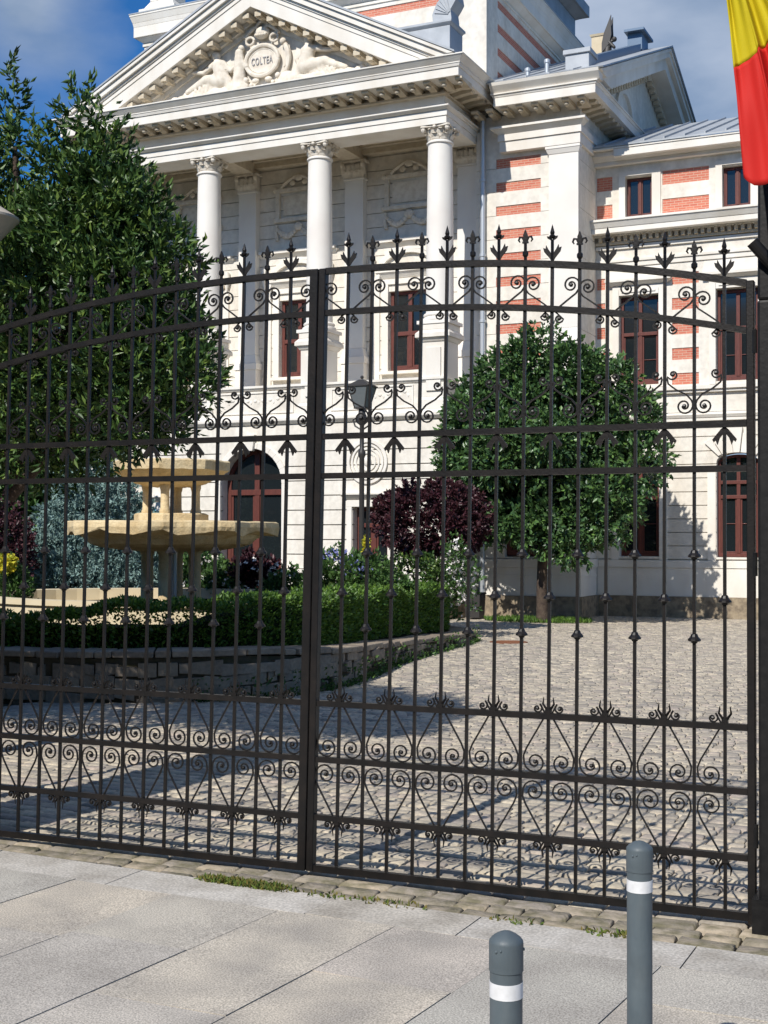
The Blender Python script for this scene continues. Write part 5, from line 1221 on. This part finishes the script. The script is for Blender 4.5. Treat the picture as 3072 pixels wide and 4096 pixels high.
# ------------------------------------------------------------------ fountain and pool
FO = (-11.25, 16.5, .3); ft = thing('fountain', 'two-tiered yellow sandstone fountain with octagonal bowls', 'fountain', FO)
def octo(r, n=8, ph=22.5, jit=0): return [(FO[0]+r*(1+jit*(rnd.random()-.5))*math.cos(R(ph+360*i/n)), FO[1]+r*(1+jit*(rnd.random()-.5))*math.sin(R(ph+360*i/n))) for i in range(n)]
def bowl(rings, name, n=8, ph=22.5, lobes=0):
    b = MB(); V = []; k = 48
    for r, z in rings:
        for i in range(k):
            a = 2*math.pi*i/k; seg = math.pi/8; aa = (a+seg-R(ph)+seg) % (2*seg)-seg
            q = r*math.cos(seg)/math.cos(aa)
            if lobes and z < 1.66: q *= 1-.10*abs(math.sin(4*(a-R(ph))+1.2))**3*(1 if z > 1.4 else .5)
            elif lobes: q *= 1+.012*math.sin(9*a)+.01*math.sin(23*a)
            if lobes and 1.67 < z < 1.7: z_j = .035*math.sin(11*a+1)+.02*math.sin(29*a)
            else: z_j = 0
            V.append((FO[0]+q*math.cos(a), FO[1]+q*math.sin(a), z+z_j+(rnd.random()-.5)*.014))
    m_ = len(rings); F = [(j*k+i, j*k+(i+1) % k, (j+1)*k+(i+1) % k, (j+1)*k+i) for j in range(m_-1) for i in range(k)]
    F += [tuple(reversed(range(k))), tuple((m_-1)*k+i for i in range(k))]; b.add(V, F); return b.build(name, M['fountain'], ft, FO)
bowl([(.45, 1.42), (.80, 1.44), (1.12, 1.48), (1.30, 1.53), (1.38, 1.60), (1.39, 1.66), (1.60, 1.69), (1.62, 1.77), (1.61, 1.84), (1.57, 1.86), (1.42, 1.86), (1.30, 1.74), (.4, 1.62)], 'lower_bowl', lobes=.03)
bowl([(.38, 2.38), (.53, 2.42), (.72, 2.52), (.87, 2.61), (.88, 2.74), (.85, 2.76), (.73, 2.76), (.6, 2.62), (.2, 2.58)], 'upper_bowl')
bowl([(.56, 1.80), (.56, 1.96), (.53, 1.98), (.1, 1.98)], 'upper_plinth')
for r_1, z0_, z1_, rr1 in ((.37, 1.97, 2.40, .065), (.36, .10, 1.46, .095)):
    for k in range(4):
        a = R(20+90*k); x, y = FO[0]+r_1*math.cos(a), FO[1]+r_1*math.sin(a)
        b = MB(); b.lathe([(rr1*1.25, z0_), (rr1*1.25, z0_+.05), (rr1, z0_+.08), (rr1*.96, z1_-.1), (rr1*1.2, z1_-.04), (rr1*1.2, z1_)], (x, y, 0), 10)
        b.build('column', M['fountain'], ft, (x, y, z0_), smooth=True)
b = MB(); b.lathe([(.05, .3), (.05, 1.42)], (FO[0]+.05, FO[1], 0), 8); b.build('pipe', M['pipe'], ft, FO)
pl = thing('pool_basin', 'low cream stone pool rim round the fountain, behind the hedge', 'pool', (FO[0], FO[1], .3))
k = 40; V = []; rings = [(3.1, .25), (3.1, .70), (3.16, .71), (3.16, .78), (2.82, .78), (2.82, .5), (0.1, .5)]
b = MB()
for r, z in rings: V += [(FO[0]+r*math.cos(2*math.pi*i/k), FO[1]+r*.78*math.sin(2*math.pi*i/k), z) for i in range(k)]
b.add(V, [(j*k+i, j*k+(i+1) % k, (j+1)*k+(i+1) % k, (j+1)*k+i) for j in range(len(rings)-1) for i in range(k)]+[tuple((len(rings)-1)*k+i for i in range(k))])
b.build('rim', mat('pool_stone', (.66, .56, .38), .85, .2, var=(.55, .44, .27), vscale=4), pl, (FO[0], FO[1], .3))
b = MB(); b.lathe([(.01, .62), (2.19, .62)], (FO[0], FO[1], 0), 40)
b.build('water', mat('pool_water', (.03, .06, .05), .05, .6), pl, (FO[0], FO[1], .3))

# ------------------------------------------------------------------ lamps
LP_ = (-9.32, 19.0, 0); lp = thing('lamp_post', 'dark classical lamp post with a tapering glass lantern in front of the portico', 'street lamp', LP_)
b = MB(); b.lathe([(.10, 0), (.10, .5), (.06, .56), (.045, .7), (.04, 2.9), (.06, 2.95), (.06, 3.0), (.035, 3.05), (.035, 3.42), (.075, 3.48), (.09, 3.54), (.06, 3.62), (.05, 3.70)], LP_, 12); b.build('post', M['bronze'], lp, LP_, smooth=True)
b = MB(); b.fr(LP_[0]-.09, LP_[0]+.09, 18.91, 19.09, 3.72, 4.04, 0, .08, True); ln_ = b.build('lantern', M['lampglass'], lp, LP_)
b = MB()
for sx_ in (-1, 1):
    for sy in (-1, 1): b.tube([(LP_[0]+sx_*.09, 19+sy*.09, 3.71), (LP_[0]+sx_*.172, 19+sy*.172, 4.05)], .010, 5)
b.fr(LP_[0]-.17, LP_[0]+.17, 18.83, 19.17, 4.042, 4.06, .02, .02, True); b.fr(LP_[0]-.17, LP_[0]+.17, 18.83, 19.17, 4.062, 4.16, .01, -.13, True); b.ball((LP_[0], 19, 4.2), .03, 8); b.fr(LP_[0]-.09, LP_[0]+.09, 18.91, 19.09, 3.69, 3.715, .01, .01, True)
b.build('cage', M['bronze'], lp, LP_)
for s2 in (-1, 1):
    b = MB(); b.tube([(LP_[0], 19, 3.35), (LP_[0]+s2*.12, 19, 3.42), (LP_[0]+s2*.16, 19, 3.52), (LP_[0]+s2*.08, 19, 3.56)], .014, 6); b.build('bracket', M['bronze'], lp, LP_)
LQ = (-5.83, 6.45, -.1); lq = thing('street_lamp', 'beige lamp head on a pale pole in front of the laurel tree', 'street lamp', LQ)
b = MB(); b.lathe([(.05, 3.42), (.21, 3.60), (.222, 3.61), (.222, 3.625), (.12, 3.69), (.03, 3.75), (.001, 3.77)], (LQ[0], LQ[1], 0), 28); b.build('lamp_head', M['lampw'], lq, LQ, smooth=True)
b = MB(); b.lathe([(.045, -.1), (.045, .4), (.026, .45), (.026, 3.43)], (LQ[0], LQ[1], 0), 14); b.build('pole', M['pipe'], lq, LQ, smooth=True)

# ------------------------------------------------------------------ small things in the courtyard
bn = thing('litter_bin', 'small dark litter bin standing by the corner of the portico', 'bin', (-9.75, 25.1, 0))
b = MB(); b.fr(-9.9, -9.6, 24.95, 25.25, .03, .50, 0, .02, True); b.build('body', M['bronze'], bn, (-9.75, 25.1, 0), bevel=.01)
b = MB(); b.fr(-9.9, -9.6, 24.95, 25.25, .502, .54, .035, .03, True); b.build('rim', M['black'], bn, (-9.75, 25.1, 0), bevel=.006)
b = MB(); b.lathe([(.001, .0), (.30, .0), (.30, .012), (.27, .014), (.27, .008), (.001, .008)], (-7.05, 19.6, 0), 24)
for k in range(-3, 4): b.box(-7.05-.2, -7.05+.2, 19.6+k*.06-.01, 19.6+k*.06+.01, .009, .015)
o = b.build('drain_cover', mat('rusty_iron', (.22, .09, .045), .8, .3, var=(.12, .06, .04), vscale=20)); tag(o, 'round rusty drain cover in the cobbles near the hedge end', 'drain cover')

# ------------------------------------------------------------------ unseen house and trees out of frame, added to cut sky light
hs_ = thing('occluder_house', 'unseen three-storey house added across the street to block sky light', 'building', (-6, -15, 0))
b = MB(); hw = [(-38+3.2*i, -36.6+3.2*i, z, z+1.9) for i in range(19) for z in (1.2, 4.8, 8.4)]
wallgrid(b, -40, 24, -.1, 12.2, 0, .3, hw); b.v = [(x, -15-y, z) for x, y, z in b.v]; b.box(-40, 24, -27, -15.31, -.1, 12.2)
b.build('wall', mat('grey_render', (.30, .27, .23), .9, .2, var=(.22, .20, .17), vscale=2), hs_, (-6, -15, 0))
b = MB(); b.prism([(-27.3, 12.3), (-14.5, 12.3), (-20.9, 15.0)], -40.4, 24.4, 'x'); b.build('roof', mat('roof_tile', (.16, .07, .05), .9, .2), hs_, (-6, -15, 0))
for x0, x1, z0, z1_ in hw[:36]:
    b = MB(); b.box(x0+.02, x1-.02, -15.25, -15.2, z0+.02, z1_-.02); b.build('window', M['glass'], hs_, (-6, -15, 0))
for x, y, r, lab in ((-16, -7, 2.8, 'unseen tree added left of the camera to block sky light'), (10, -6, 2.8, 'unseen tree added right of the camera to block sky light'), (-19, 3, 2.6, 'unseen tree added beyond the left pier to block sky light')):  # crowns added out of view to screen off part of the sky
    q = thing('occluder_tree', lab, 'tree', (x, y, 0)); foliage('crown', rblobs((x, y, 5.2), (r*.7, r*.7, r*.7), 12, r*.5, .9, int(abs(x))), 1300, 8, .4, .25, .16, 'maple', q, (x, y, 0), .1, .4)
    trunk('trunk', [(x, y, 0), (x, y, 3), (x, y, 5.5)], [.2, .16, .06], q, (x, y, 0))

q = thing('occluder_tree', 'unseen tree added outside the gate to shade the left end of the hedge', 'tree', (-10.8, 4.6, 0)); foliage('crown', rblobs((-10.6, 4.8, 4.4), (1.8, 1.3, 1.3), 14, 1.1, .9, 77), 2600, 9, .3, .16, .10, 'maple', q, (-10.8, 4.6, 0), .1, .3)  # crown added out of view to deepen the shade on hedge and wall
trunk('trunk', [(-10.8, 4.6, 0), (-10.8, 4.6, 2.5), (-10.6, 4.8, 5)], [.16, .12, .05], q, (-10.8, 4.6, 0))
